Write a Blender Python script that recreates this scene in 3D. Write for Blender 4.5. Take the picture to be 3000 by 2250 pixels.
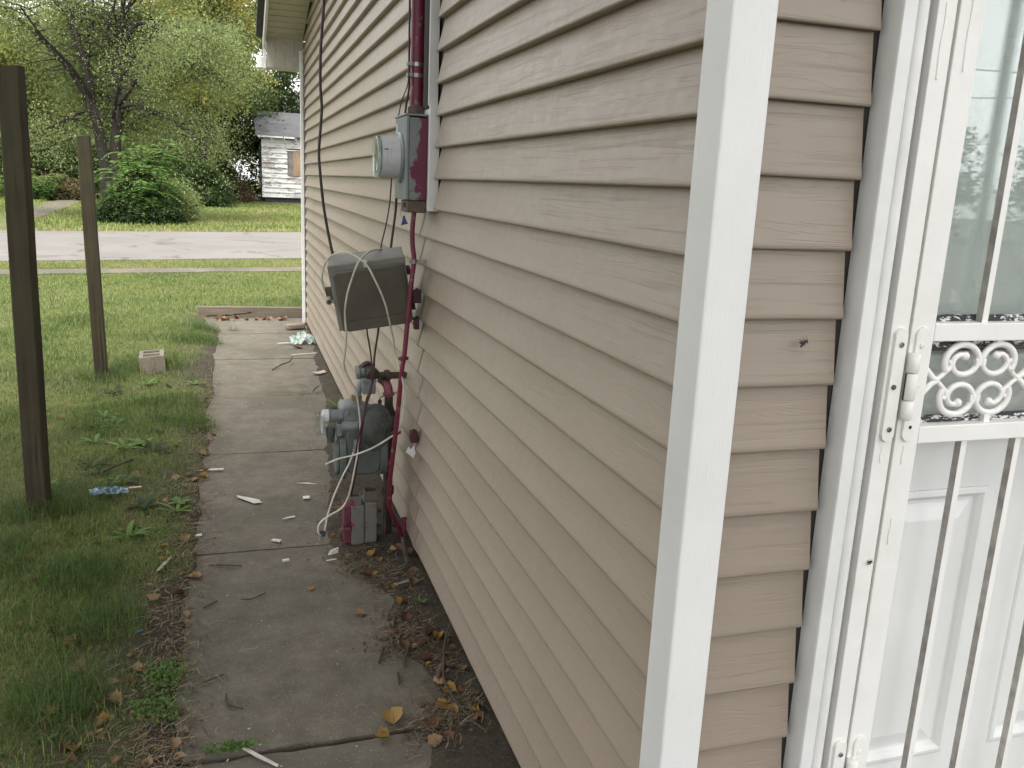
import bpy, math, random
import numpy as np
from mathutils import Vector, Matrix, noise as mnoise

for o in list(bpy.data.objects):
    bpy.data.objects.remove(o)
scene = bpy.context.scene
random.seed(7)
rng = np.random.default_rng(7)
R = math.radians

# ------------------------------------------------------------------ camera
cam_d = bpy.data.cameras.new("camera")
cam = bpy.data.objects.new("camera", cam_d)
scene.collection.objects.link(cam)
scene.camera = cam
cam_d.sensor_width = 36.0
cam_d.lens = 30.154
cam_d.clip_start = 0.02
cam_d.clip_end = 500
_r = Vector((0.9531, -0.2994, 0.0445)).normalized()
_f = Vector((0.3011, 0.9266, -0.2252)).normalized()
_u = _r.cross(_f).normalized()
_r = _f.cross(_u).normalized()
cam.matrix_world = Matrix(((_r.x, _u.x, -_f.x, -0.718), (_r.y, _u.y, -_f.y, -1.198), (_r.z, _u.z, -_f.z, 1.645), (0, 0, 0, 1)))

# ------------------------------------------------------------------ world, sun, exposure
SUN_EL, SUN_AZ = R(61), R(200)          # azimuth clockwise from +Y
world = bpy.data.worlds.new("World")
scene.world = world
world.use_nodes = True
wn = world.node_tree.nodes
wl = world.node_tree.links
bg = wn["Background"]
sky = wn.new("ShaderNodeTexSky")
sky.sky_type = 'NISHITA'
sky.sun_disc = False
sky.sun_elevation = SUN_EL
sky.sun_rotation = SUN_AZ
sky.air_density = 1.0
sky.dust_density = 1.0
sky.ozone_density = 1.0
hs = wn.new("ShaderNodeHueSaturation")
hs.inputs['Saturation'].default_value = 0.05
wl.new(sky.outputs[0], hs.inputs['Color'])
tcw = wn.new("ShaderNodeTexCoord")
mpw = wn.new("ShaderNodeMapping")
mpw.inputs['Scale'].default_value = (1, 1, 3.0)
wl.new(tcw.outputs['Generated'], mpw.inputs['Vector'])
cl = wn.new("ShaderNodeTexNoise")
cl.inputs['Scale'].default_value = 2.2
cl.inputs['Detail'].default_value = 6
wl.new(mpw.outputs[0], cl.inputs['Vector'])
clr = wn.new("ShaderNodeMapRange")
clr.inputs['From Min'].default_value = 0.3
clr.inputs['From Max'].default_value = 0.7
clr.inputs['To Min'].default_value = 0.8
clr.inputs['To Max'].default_value = 1.2
wl.new(cl.outputs['Fac'], clr.inputs['Value'])
mulw = wn.new("ShaderNodeMix")
mulw.data_type = 'RGBA'
mulw.blend_type = 'MULTIPLY'
mulw.inputs['Factor'].default_value = 1.0
wl.new(hs.outputs[0], mulw.inputs['A'])
wl.new(clr.outputs[0], mulw.inputs['B'])
wl.new(mulw.outputs['Result'], bg.inputs['Color'])
bg.inputs['Strength'].default_value = 0.12

sun_d = bpy.data.lights.new("sun", 'SUN')
sun_d.energy = 1.5
sun_d.angle = R(25)
sun_d.color = (1.0, 0.96, 0.9)
sun = bpy.data.objects.new("sun", sun_d)
scene.collection.objects.link(sun)
sdir = Vector((math.sin(SUN_AZ) * math.cos(SUN_EL), math.cos(SUN_AZ) * math.cos(SUN_EL), math.sin(SUN_EL)))
sun.rotation_euler = sdir.to_track_quat('Z', 'Y').to_euler()

scene.view_settings.view_transform = 'Standard'
scene.view_settings.look = 'None'
scene.view_settings.gamma = 1
scene.view_settings.exposure = 1.95
scene.view_settings.use_curve_mapping = False

# ------------------------------------------------------------------ helpers
COL = scene.collection

class NT:
    """small node-tree helper"""
    def __init__(s, name):
        s.m = bpy.data.materials.new(name)
        s.m.use_nodes = True
        s.n = s.m.node_tree.nodes
        s.l = s.m.node_tree.links
        s.b = s.n["Principled BSDF"]
        s.out = s.n["Material Output"]
        s.tc = s.n.new("ShaderNodeTexCoord")
    def val(s, sock, v):
        if isinstance(v, bpy.types.NodeSocket): s.l.new(v, sock)
        elif v is not None: sock.default_value = v
    def map(s, scale=(1, 1, 1), src='Object', loc=(0, 0, 0), rnd=False):
        mp = s.n.new("ShaderNodeMapping")
        mp.inputs['Scale'].default_value = scale
        mp.inputs['Location'].default_value = loc
        s.l.new(s.tc.outputs[src], mp.inputs['Vector'])
        if rnd:
            oi = s.n.new("ShaderNodeObjectInfo")
            m = s.math('MULTIPLY', oi.outputs['Random'], 37.0)
            ad = s.n.new("ShaderNodeVectorMath")
            ad.operation = 'ADD'
            s.l.new(mp.outputs[0], ad.inputs[0])
            s.l.new(m, ad.inputs[1])
            return ad.outputs[0]
        return mp.outputs[0]
    def noise(s, scale, detail=3, vec=None, rough=0.55, dist=0.0):
        t = s.n.new("ShaderNodeTexNoise")
        t.inputs['Scale'].default_value = scale
        t.inputs['Detail'].default_value = detail
        t.inputs['Roughness'].default_value = rough
        t.inputs['Distortion'].default_value = dist
        s.l.new(vec if vec is not None else s.tc.outputs['Object'], t.inputs['Vector'])
        return t.outputs['Fac']
    def voro(s, scale, vec=None, feature='F1', out='Distance'):
        t = s.n.new("ShaderNodeTexVoronoi")
        t.feature = feature
        t.inputs['Scale'].default_value = scale
        s.l.new(vec if vec is not None else s.tc.outputs['Object'], t.inputs['Vector'])
        return t.outputs[out]
    def math(s, op, a, b=0.0, clamp=False):
        t = s.n.new("ShaderNodeMath")
        t.operation = op
        t.use_clamp = clamp
        s.val(t.inputs[0], a)
        s.val(t.inputs[1], b)
        return t.outputs[0]
    def rng(s, v, a, b, c=0.0, d=1.0):
        t = s.n.new("ShaderNodeMapRange")
        t.inputs['From Min'].default_value = a
        t.inputs['From Max'].default_value = b
        t.inputs['To Min'].default_value = c
        t.inputs['To Max'].default_value = d
        s.l.new(v, t.inputs['Value'])
        return t.outputs[0]
    def mix(s, fac, a, b, mode='MIX'):
        t = s.n.new("ShaderNodeMix")
        t.data_type = 'RGBA'
        t.blend_type = mode
        for k, v in (('Factor', fac), ('A', a), ('B', b)):
            so = [i for i in t.inputs if i.name == k and (i.type == 'RGBA' or k == 'Factor')][0] if k != 'Factor' else t.inputs[0]
            if isinstance(v, (tuple, list)): v = tuple(v) + (1,) if len(v) == 3 else v
            s.val(so, v)
        return [o for o in t.outputs if o.type == 'RGBA'][0]
    def attr(s, name):
        t = s.n.new("ShaderNodeAttribute")
        t.attribute_name = name
        return t.outputs['Fac']
    def rand(s):
        return s.n.new("ShaderNodeObjectInfo").outputs['Random']
    def sep(s, vec=None):
        t = s.n.new("ShaderNodeSeparateXYZ")
        s.l.new(vec if vec is not None else s.tc.outputs['Object'], t.inputs[0])
        return t.outputs
    def ramp(s, fac, stops):
        t = s.n.new("ShaderNodeValToRGB")
        e = t.color_ramp.elements
        while len(e) < len(stops): e.new(0.5)
        for i, (p, c) in enumerate(stops):
            e[i].position = p
            e[i].color = tuple(c) + (1,)
        s.l.new(fac, t.inputs[0])
        return t.outputs[0]
    def bump(s, h, dist=0.001, strength=1.0, prev=None):
        t = s.n.new("ShaderNodeBump")
        t.inputs['Distance'].default_value = dist
        t.inputs['Strength'].default_value = strength
        s.l.new(h, t.inputs['Height'])
        if prev is not None: s.l.new(prev, t.inputs['Normal'])
        return t.outputs[0]
    def done(s, color=None, rough=None, normal=None, metal=None, spec=None):
        for k, v in (('Base Color', color), ('Roughness', rough), ('Normal', normal), ('Metallic', metal), ('Specular IOR Level', spec)):
            if v is None: continue
            if isinstance(v, (tuple, list)) and len(v) == 3: v = tuple(v) + (1,)
            s.val(s.b.inputs[k], v)
        return s.m

def simple(name, c1, c2=None, scale=20, rough=0.6, bump=0.0, bscale=None, metal=0.0, detail=4):
    t = NT(name)
    c2 = c2 or tuple(v * 0.75 for v in c1)
    f = t.rng(t.noise(scale, detail), 0.35, 0.65)
    nrm = t.bump(t.noise(bscale or scale * 4, 4), bump) if bump else None
    return t.done(t.mix(f, c1, c2), rough, nrm, metal)

class MB:
    """collects geometry for one mesh object"""
    def __init__(s): s.v = []; s.f = []
    def add(s, vs, fs):
        o = len(s.v)
        s.v += [tuple(p) for p in vs]
        s.f += [tuple(i + o for i in f) for f in fs]
        return s
    def box(s, a, b, M=None):
        (x0, y0, z0), (x1, y1, z1) = a, b
        vs = [(x0, y0, z0), (x1, y0, z0), (x1, y1, z0), (x0, y1, z0), (x0, y0, z1), (x1, y0, z1), (x1, y1, z1), (x0, y1, z1)]
        if M is not None: vs = [M @ Vector(p) for p in vs]
        return s.add(vs, [(0, 3, 2, 1), (4, 5, 6, 7), (0, 1, 5, 4), (1, 2, 6, 5), (2, 3, 7, 6), (3, 0, 4, 7)])
    def tube(s, pts, rad, n=8, cap=True):
        pts = [Vector(p) for p in pts]
        rad = rad if isinstance(rad, (list, tuple)) else [rad] * len(pts)
        vs = []; fs = []
        t0 = (pts[1] - pts[0]).normalized()
        up = Vector((0, 0, 1)) if abs(t0.z) < 0.9 else Vector((1, 0, 0))
        nrm = t0.cross(up).normalized()
        for i, p in enumerate(pts):
            t = (pts[min(i + 1, len(pts) - 1)] - pts[max(i - 1, 0)])
            t = t.normalized() if t.length > 1e-9 else t0
            nrm = (nrm - t * nrm.dot(t)).normalized()
            bn = t.cross(nrm)
            for k in range(n):
                a = 2 * math.pi * k / n
                vs.append(p + (nrm * math.cos(a) + bn * math.sin(a)) * rad[i])
        for i in range(len(pts) - 1):
            for k in range(n):
                fs.append((i * n + k, i * n + (k + 1) % n, (i + 1) * n + (k + 1) % n, (i + 1) * n + k))
        if cap:
            fs.append(tuple(range(n - 1, -1, -1)))
            fs.append(tuple(range((len(pts) - 1) * n, len(pts) * n)))
        return s.add(vs, fs)
    def lathe(s, prof, axis_p, axis_d, n=24):
        """prof: list of (dist along axis, radius)"""
        d = Vector(axis_d).normalized()
        up = Vector((0, 0, 1)) if abs(d.z) < 0.9 else Vector((1, 0, 0))
        e1_ = d.cross(up).normalized(); e2_ = d.cross(e1_)
        p0 = Vector(axis_p); m = len(prof)
        vs = [p0 + d * a + (e1_ * math.cos(2 * math.pi * k / n) + e2_ * math.sin(2 * math.pi * k / n)) * max(r, 1e-4) for a, r in prof for k in range(n)]
        fs = [(i * n + k, i * n + (k + 1) % n, (i + 1) * n + (k + 1) % n, (i + 1) * n + k) for i in range(m - 1) for k in range(n)]
        fs.append(tuple(range(n - 1, -1, -1))); fs.append(tuple(range((m - 1) * n, m * n)))
        return s.add(vs, fs)
    def prism(s, poly, fn, t0, t1):
        """poly 2d points, fn(u,v,t)->xyz"""
        n = len(poly)
        vs = [fn(u, v, t0) for u, v in poly] + [fn(u, v, t1) for u, v in poly]
        fs = [tuple(range(n - 1, -1, -1)), tuple(range(n, 2 * n))]
        fs += [(i, (i + 1) % n, n + (i + 1) % n, n + i) for i in range(n)]
        return s.add(vs, fs)
    def grid(s, P):
        """P: rows of points"""
        h, w = len(P), len(P[0])
        return s.add([p for r in P for p in r], [(i * w + j, i * w + j + 1, (i + 1) * w + j + 1, (i + 1) * w + j) for i in range(h - 1) for j in range(w - 1)])
    def build(s, name, mat, parent=None, smooth=False, bevel=0.0, angle=35, origin=None):
        me = bpy.data.meshes.new(name)
        vs = s.v
        if origin is not None: vs = [tuple(Vector(p) - Vector(origin)) for p in vs]
        me.from_pydata(vs, [], s.f)
        me.update()
        if smooth:
            me.shade_smooth() if hasattr(me, 'shade_smooth') else None
        o = bpy.data.objects.new(name, me)
        if origin is not None: o.location = origin
        COL.objects.link(o)
        me.materials.append(mat)
        if parent is not None: o.parent = parent
        if smooth:
            try: me.set_sharp_from_angle(angle=R(angle))
            except Exception: pass
        if bevel:
            md = o.modifiers.new("bevel", 'BEVEL')
            md.width = bevel; md.segments = 2; md.limit_method = 'ANGLE'; md.angle_limit = R(40)
            md.harden_normals = False
        return o

def fast_mesh(name, verts, faces, mat, parent=None, attrs=None):
    """numpy mesh; faces (n,3) or (n,4)"""
    me = bpy.data.meshes.new(name)
    k = faces.shape[1]
    me.vertices.add(len(verts)); me.loops.add(faces.size); me.polygons.add(len(faces))
    me.vertices.foreach_set("co", verts.astype(np.float32).ravel())
    me.loops.foreach_set("vertex_index", faces.astype(np.int32).ravel())
    me.polygons.foreach_set("loop_start", np.arange(0, faces.size, k, dtype=np.int32))
    for an, av in (attrs or {}).items():
        a = me.attributes.new(an, 'FLOAT', 'POINT')
        a.data.foreach_set("value", av.astype(np.float32).ravel())
    me.update(calc_edges=True)
    me.materials.append(mat)
    o = bpy.data.objects.new(name, me)
    COL.objects.link(o)
    if parent is not None: o.parent = parent
    return o

def empty(name, loc=(0, 0, 0)):
    o = bpy.data.objects.new(name, None)
    o.empty_display_size = 0.1
    o.location = loc
    COL.objects.link(o)
    return o

def keep_parent(parent):
    """children built in world coordinates under an Empty that is moved to its base"""
    inv = Matrix.Translation(parent.location).inverted()
    for c in parent.children:
        c.matrix_parent_inverse = inv

def tag(o, label, cat, group=None, kind=None):
    o["label"] = label
    o["category"] = cat
    if group: o["group"] = group
    if kind: o["kind"] = kind
    return o

def fbm(x, y, sc=1.0, oct=3, seed=0.0):
    return mnoise.fractal(Vector((x * sc + seed, y * sc - seed, seed * 0.37)), 0.8, 2.0, oct)

def smooth_path(pts, n=6):
    P = [Vector(p) for p in pts]
    out = []
    for i in range(len(P) - 1):
        p0 = P[max(i - 1, 0)]; p1 = P[i]; p2 = P[i + 1]; p3 = P[min(i + 2, len(P) - 1)]
        for k in range(n):
            t = k / n
            out.append(0.5 * ((2 * p1) + (p2 - p0) * t + (2 * p0 - 5 * p1 + 4 * p2 - p3) * t * t + (3 * p1 - p0 - 3 * p2 + p3) * t ** 3))
    out.append(P[-1])
    return out

# ------------------------------------------------------------------ materials
def siding_mat(name, sc, c1, c2):
    t = NT(name)
    v = t.map(sc, rnd=True)
    n1 = t.noise(1.6, 2, v, 0.5, 0.35)
    lines = t.math('PINGPONG', t.math('MULTIPLY', n1, 22.0), 0.5)
    ln = t.rng(lines, 0.0, 0.16, 0.0, 1.0)
    brk = t.rng(t.noise(5.0, 2, v), 0.44, 0.56)
    ln = t.math('MAXIMUM', ln, brk)
    fine = t.noise(1.0, 3, t.map(tuple(s * 9 for s in sc), rnd=True), 0.6)
    h = t.math('ADD', ln, t.math('MULTIPLY', fine, 0.35))
    nrm = t.bump(h, 0.00036, 0.9)
    r = t.rand()
    dirt = t.rng(t.noise(2.3, 5), 0.42, 0.75)
    col = t.mix(r, c1, c2)
    col = t.mix(t.math('MULTIPLY', dirt, 0.16), col, (0.20, 0.17, 0.12))
    # mud splashed on the lowest courses
    z = t.sep()[2]
    low = t.rng(z, 0.05, 0.40, 1.0, 0.0)
    spk = t.rng(t.noise(140, 2), 0.60, 0.68)
    low = t.math('MULTIPLY', low, t.math('ADD', t.math('MULTIPLY', spk, 0.5), 0.10))
    col = t.mix(low, col, (0.16, 0.12, 0.08))
    return t.done(col, t.rng(t.noise(30, 2), 0.3, 0.7, 0.36, 0.48), nrm, spec=0.5)
M = {}
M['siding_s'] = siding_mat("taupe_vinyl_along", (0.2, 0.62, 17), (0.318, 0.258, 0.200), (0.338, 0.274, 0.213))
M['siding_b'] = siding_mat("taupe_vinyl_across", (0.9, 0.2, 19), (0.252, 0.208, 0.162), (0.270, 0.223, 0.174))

def white_vinyl():
    t = NT("white_vinyl_trim")
    g = t.noise(1.0, 4, t.map((420, 420, 22)), 0.6)
    return t.done(t.mix(t.rng(t.noise(3, 4), 0.4, 0.7), (0.75, 0.748, 0.735), (0.68, 0.675, 0.66)), 0.45, t.bump(g, 0.0013, 0.9))
M['trim'] = white_vinyl()
M['smoothtrim'] = simple("smooth_white_trim", (0.72, 0.72, 0.705), (0.64, 0.64, 0.625), 9, 0.4, 0.0003, 40)

def chipped_white(name, amount=0.74):
    t = NT(name)
    ch = t.rng(t.noise(16, 6, None, 0.7), amount, amount + 0.015)
    drt = t.rng(t.noise(7, 5), 0.45, 0.75)
    col = t.mix(t.math('MULTIPLY', drt, 0.22), (0.76, 0.75, 0.72), (0.45, 0.42, 0.36))
    col = t.mix(ch, col, (0.03, 0.025, 0.03))
    return t.done(col, 0.42, t.bump(t.noise(60, 4), 0.0007, 0.8))
M['gatepaint'] = chipped_white("chipped_white_gloss_paint", 0.735)
M['gatepaint2'] = chipped_white("worn_white_gloss_paint", 0.67)
def gasket():
    t = NT("flaking_black_gasket")
    ch = t.rng(t.noise(70, 5, t.map((0.6, 1, 1.6)), 0.7), 0.52, 0.55)
    return t.done(t.mix(ch, (0.02, 0.02, 0.025), (0.6, 0.6, 0.58)), 0.6)
M['gasket'] = gasket()
M['barside'] = simple("shaded_grey_bar_side", (0.50, 0.48, 0.44), (0.28, 0.265, 0.235), 26, 0.6, 0.0005)  # worn grey for the bar sides, darkened to carry their shade
M['doorpaint'] = simple("white_door_paint", (0.73, 0.735, 0.72), (0.67, 0.675, 0.66), 4, 0.4, 0.0003, 50)
M['dark'] = simple("dark_recess", (0.03, 0.026, 0.022), (0.045, 0.04, 0.034), 8, 0.9)
M['sheath'] = simple("weathered_sheathing", (0.022, 0.018, 0.014), (0.035, 0.029, 0.023), 8, 0.9)
M['blind'] = simple("pale_window_blind", (0.78, 0.80, 0.785), (0.72, 0.745, 0.73), 3, 0.8)
M['room'] = simple("dim_room_wall", (0.10, 0.10, 0.095), (0.07, 0.07, 0.065), 3, 0.9)

def glass(name, tint=(0.965, 0.98, 0.972), refl=1.0):
    t = NT(name)
    t.n.remove(t.b)
    tr = t.n.new("ShaderNodeBsdfTransparent"); tr.inputs[0].default_value = tint + (1,)
    gl = t.n.new("ShaderNodeBsdfGlossy"); gl.inputs['Roughness'].default_value = 0.0
    fr = t.n.new("ShaderNodeLayerWeight"); fr.inputs['Blend'].default_value = 0.5
    sch = t.math('ADD', t.math('MULTIPLY', t.math('POWER', fr.outputs['Facing'], 4.0), 0.9), 0.075 * refl)
    mx = t.n.new("ShaderNodeMixShader")
    t.l.new(sch, mx.inputs[0])
    t.l.new(tr.outputs[0], mx.inputs[1]); t.l.new(gl.outputs[0], mx.inputs[2])
    df = t.n.new("ShaderNodeBsdfDiffuse"); df.inputs[0].default_value = (0.6, 0.62, 0.6, 1)
    mx2 = t.n.new("ShaderNodeMixShader")
    t.l.new(t.rng(t.noise(14, 6, None, 0.7), 0.55, 0.8, 0.015, 0.22), mx2.inputs[0])
    t.l.new(mx.outputs[0], mx2.inputs[1]); t.l.new(df.outputs[0], mx2.inputs[2])
    t.l.new(mx2.outputs[0], t.out.inputs[0])
    return t.m
M['glass'] = glass("storm_glass")
M['clear'] = glass("clear_meter_plastic", (0.9, 0.93, 0.92), 1.0)

def concrete(name, base, dark, green):
    t = NT(name)
    big = t.noise(1.3, 5, None, 0.6)
    mid = t.noise(9, 5, None, 0.65)
    fine = t.noise(120, 3, None, 0.7)
    col = t.mix(t.rng(mid, 0.35, 0.68), base, dark)
    col = t.mix(t.math('MULTIPLY', t.rng(big, 0.45, 0.65), 0.7), col, green)
    agg = t.rng(t.voro(105), 0.0, 0.36, 1.0, 0.0)
    sel = t.rng(t.noise(60, 2), 0.46, 0.60)
    col = t.mix(t.math('MULTIPLY', agg, t.math('MULTIPLY', sel, 0.75)), col, tuple(min(1, v * 2.3) for v in base))
    col = t.mix(t.rng(fine, 0.62, 0.72, 0, 0.5), col, tuple(v * 0.4 for v in dark))
    col = t.mix(t.rng(t.noise(2.2, 6, t.map(loc=(3, 7, 0)), 0.75), 0.58, 0.70, 0, 0.38), col, (0.075, 0.062, 0.048))
    col = t.mix(t.rng(t.noise(28, 5, t.map(loc=(9, 2, 0)), 0.75), 0.56, 0.72, 0, 0.4), col, tuple(min(1, v * 1.7) for v in base))
    h = t.math('ADD', t.math('MULTIPLY', mid, 0.6), t.math('MULTIPLY', fine, 0.5))
    return t.done(col, 0.88, t.bump(h, 0.004, 0.7))
M['slab'] = concrete("old_concrete_slab", (0.166, 0.146, 0.115), (0.110, 0.096, 0.075), (0.078, 0.075, 0.051))
M['block'] = concrete("cinder_block_concrete", (0.24, 0.205, 0.16), (0.17, 0.145, 0.115), (0.15, 0.13, 0.10))
M['foundation'] = concrete("foundation_concrete", (0.12, 0.11, 0.10), (0.08, 0.075, 0.07), (0.06, 0.06, 0.05))

def road_mat():
    t = NT("worn_asphalt_road")
    col = t.mix(t.rng(t.noise(0.5, 5), 0.35, 0.7), (0.195, 0.182, 0.168), (0.150, 0.140, 0.130))
    col = t.mix(t.rng(t.noise(30, 3), 0.4, 0.7, 0, 0.4), col, (0.20, 0.19, 0.18))
    wv = t.n.new('ShaderNodeVectorMath'); wv.operation = 'ADD'
    t.l.new(t.tc.outputs['Object'], wv.inputs[0]); t.l.new(t.math('MULTIPLY', t.noise(1.5, 4), 1.2), wv.inputs[1])
    cr = t.rng(t.voro(0.42, wv.outputs[0], 'DISTANCE_TO_EDGE'), 0.0, 0.030, 1.0, 0.0)
    cr = t.math('MULTIPLY', cr, t.rng(t.noise(1.2, 2), 0.45, 0.55))
    col = t.mix(t.math('MULTIPLY', cr, 0.8), col, (0.08, 0.075, 0.06))
    return t.done(col, 0.9, t.bump(t.noise(80, 3), 0.004))
M['road'] = road_mat()

def ground_mat():
    t = NT("lawn_soil")
    g = t.attr("green")
    soil = t.mix(t.rng(t.noise(25, 5, None, 0.7), 0.35, 0.7), (0.032, 0.024, 0.017), (0.066, 0.051, 0.036))
    soil = t.mix(t.rng(t.noise(140, 3), 0.55, 0.7, 0, 0.7), soil, (0.13, 0.105, 0.075))
    grass = t.mix(t.rng(t.noise(0.7, 6), 0.35, 0.65), (0.105, 0.135, 0.038), (0.17, 0.175, 0.06))
    grass = t.mix(t.rng(t.noise(40, 4), 0.4, 0.65, 0, 0.65), grass, (0.06, 0.07, 0.022))
    f = t.math('ADD', g, t.rng(t.noise(6, 4), 0.3, 0.7, -0.25, 0.25), True)
    return t.done(t.mix(f, soil, grass), 0.95, t.bump(t.noise(60, 5, None, 0.7), 0.02, 0.8))
M['ground'] = ground_mat()

def grass_mat():
    t = NT("grass_blades")
    r = t.attr("rnd")
    col = t.ramp(r, [(0.0, (0.034, 0.062, 0.020)), (0.35, (0.070, 0.122, 0.032)), (0.62, (0.135, 0.205, 0.050)), (0.80, (0.235, 0.285, 0.075)), (1.0, (0.34, 0.275, 0.15))])
    df = t.n.new("ShaderNodeBsdfTranslucent")
    t.l.new(col, df.inputs[0])
    t.done(col, 0.55, spec=0.25)
    mx = t.n.new("ShaderNodeMixShader"); mx.inputs[0].default_value = 0.35
    t.l.new(t.b.outputs[0], mx.inputs[1]); t.l.new(df.outputs[0], mx.inputs[2])
    t.l.new(mx.outputs[0], t.out.inputs[0])
    return t.m
M['grass'] = grass_mat()

def leaf_mat(name, stops, trans=0.45):
    t = NT(name)
    r = t.attr("rnd")
    col = t.ramp(r, stops)
    tl = t.n.new("ShaderNodeBsdfTranslucent"); t.l.new(col, tl.inputs[0])
    t.done(col, 0.5, spec=0.2)
    mx = t.n.new("ShaderNodeMixShader"); mx.inputs[0].default_value = trans
    t.l.new(t.b.outputs[0], mx.inputs[1]); t.l.new(tl.outputs[0], mx.inputs[2])
    t.l.new(mx.outputs[0], t.out.inputs[0])
    return t.m
M['leaf_main'] = leaf_mat("grey_green_foliage", [(0, (0.15, 0.19, 0.075)), (0.5, (0.255, 0.31, 0.125)), (0.85, (0.32, 0.36, 0.15)), (1, (0.38, 0.37, 0.15))], 0.45)
M['leaf_yellow'] = leaf_mat("yellowing_foliage", [(0, (0.10, 0.13, 0.034)), (0.45, (0.18, 0.20, 0.05)), (0.75, (0.30, 0.275, 0.07)), (1, (0.45, 0.36, 0.09))])
M['leaf_dark'] = leaf_mat("dark_green_foliage", [(0, (0.030, 0.050, 0.018)), (0.6, (0.060, 0.090, 0.030)), (1, (0.11, 0.145, 0.046))])
M['leaf_bright'] = leaf_mat("fresh_green_foliage", [(0, (0.095, 0.17, 0.045)), (0.6, (0.15, 0.255, 0.072)), (1, (0.22, 0.32, 0.105))])
M['leaf_bush'] = leaf_mat("bush_foliage", [(0, (0.030, 0.052, 0.020)), (0.6, (0.055, 0.088, 0.030)), (1, (0.11, 0.14, 0.045))])
M['leaf_brown'] = leaf_mat("dry_brush", [(0, (0.10, 0.07, 0.04)), (0.6, (0.17, 0.13, 0.075)), (1, (0.13, 0.15, 0.05))])
def bark(name, c1, c2):
    t = NT(name)
    n = t.noise(1, 5, t.map((14, 14, 2.5)), 0.7)
    return t.done(t.mix(t.rng(n, 0.35, 0.65), c1, c2), 0.95, t.bump(n, 0.03))
M['bark'] = bark("dark_bark", (0.016, 0.013, 0.010), (0.036, 0.029, 0.023))

def wood(name, c1, c2, green=0.5, sc=(1, 1, 1)):
    t = NT(name)
    mul = lambda v: tuple(a * b for a, b in zip(v, sc))
    g = t.noise(1, 5, t.map(mul((30, 30, 1.6))), 0.65, 0.4)
    col = t.mix(t.rng(g, 0.35, 0.66), c1, c2)
    al = t.rng(t.noise(2.2, 5), 0.45, 0.66)
    col = t.mix(t.math('MULTIPLY', al, green), col, (0.062, 0.065, 0.026))
    ck = t.rng(t.noise(1, 3, t.map(mul((55, 55, 0.9))), 0.5), 0.66, 0.70)
    col = t.mix(ck, col, (0.012, 0.010, 0.008))
    kn = t.rng(t.voro(1.0, t.map(mul((6, 6, 2.6)))), 0.0, 0.16, 1.0, 0.0)
    col = t.mix(t.math('MULTIPLY', kn, 0.7), col, (0.03, 0.02, 0.014))
    return t.done(col, 0.85, t.bump(t.math('SUBTRACT', g, ck), 0.004, 0.8))
M['post'] = wood("weathered_treated_wood", (0.024, 0.018, 0.009), (0.052, 0.040, 0.021), 0.6)
M['timber'] = wood("grey_landscape_timber", (0.20, 0.165, 0.125), (0.13, 0.105, 0.08), 0.2, (0.055, 1, 18))

def painted(name, base, paint, side_axis=None, thr=0.5, amt=1.0, sc=9):
    """bare grey metal with ragged magenta over-spray"""
    t = NT(name)
    n = t.noise(sc, 6, None, 0.65)
    if side_axis is not None:
        ax, a, b = side_axis
        n = t.math('ADD', t.math('MULTIPLY', n, 1.5), t.rng(t.sep()[ax], a, b, -0.45, 0.30))
    f = t.rng(n, thr, thr + 0.03)
    wear = t.rng(t.noise(30, 5, None, 0.7), 0.4, 0.8)
    g = t.mix(t.math('MULTIPLY', wear, 0.5), base, tuple(v * 0.55 for v in base))
    p = t.mix(t.math('MULTIPLY', wear, 0.45), paint, tuple(v * 0.5 + 0.02 for v in paint))
    return t.done(t.mix(t.math('MULTIPLY', f, amt), g, p), 0.48, t.bump(t.noise(50, 4), 0.0006))
MAG = (0.20, 0.022, 0.075)
GREY = (0.19, 0.21, 0.21)
M['magpipe'] = painted("magenta_painted_pipe", (0.22, 0.15, 0.14), (0.150, 0.014, 0.042), None, 0.38, 1.0, 14)
M['meterbox'] = painted("grey_box_with_magenta_overspray", GREY, (0.125, 0.010, 0.038), (0, -0.085, 0.0), 0.62, 1.0, 9)
M['greycover'] = simple("grey_enamel_cover", (0.215, 0.24, 0.25), (0.175, 0.198, 0.205), 12, 0.35, 0.0004)
M['rusty'] = simple("rusty_steel", (0.13, 0.10, 0.065), (0.07, 0.055, 0.04), 20, 0.8, 0.001)
M['steel'] = simple("galvanised_strap", (0.35, 0.36, 0.36), (0.2, 0.19, 0.18), 30, 0.4, 0.0005, None, 0.7)
M['meterwhite'] = simple("off_white_meter_housing", (0.56, 0.58, 0.60), (0.50, 0.52, 0.53), 5, 0.35)
M['nid'] = simple("weathered_grey_plastic", (0.115, 0.107, 0.085), (0.085, 0.079, 0.062), 7, 0.7, 0.0006)
M['nidrim'] = simple("pale_grey_plastic_rim", (0.25, 0.245, 0.225), (0.19, 0.185, 0.168), 9, 0.6, 0.0005)
M['coax'] = simple("dirty_white_cable", (0.60, 0.575, 0.50), (0.42, 0.39, 0.32), 14, 0.5)
M['black'] = simple("black_cable_jacket", (0.018, 0.014, 0.014), (0.04, 0.02, 0.025), 12, 0.5)
M['maroon'] = simple("maroon_painted_cable", (0.07, 0.014, 0.026), (0.035, 0.012, 0.016), 15, 0.5)
M['gasbody'] = simple("grey_gas_meter_enamel", (0.105, 0.124, 0.116), (0.072, 0.086, 0.080), 9, 0.45, 0.001)
M['gaslight'] = simple("light_grey_casting", (0.21, 0.225, 0.225), (0.15, 0.162, 0.162), 12, 0.45, 0.001)
M['gasdark'] = simple("dark_regulator_casting", (0.085, 0.092, 0.085), (0.05, 0.054, 0.048), 14, 0.6, 0.0015)
M['ironpipe'] = simple("rusted_iron_pipe", (0.075, 0.050, 0.034), (0.035, 0.026, 0.022), 25, 0.75, 0.0015)
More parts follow.
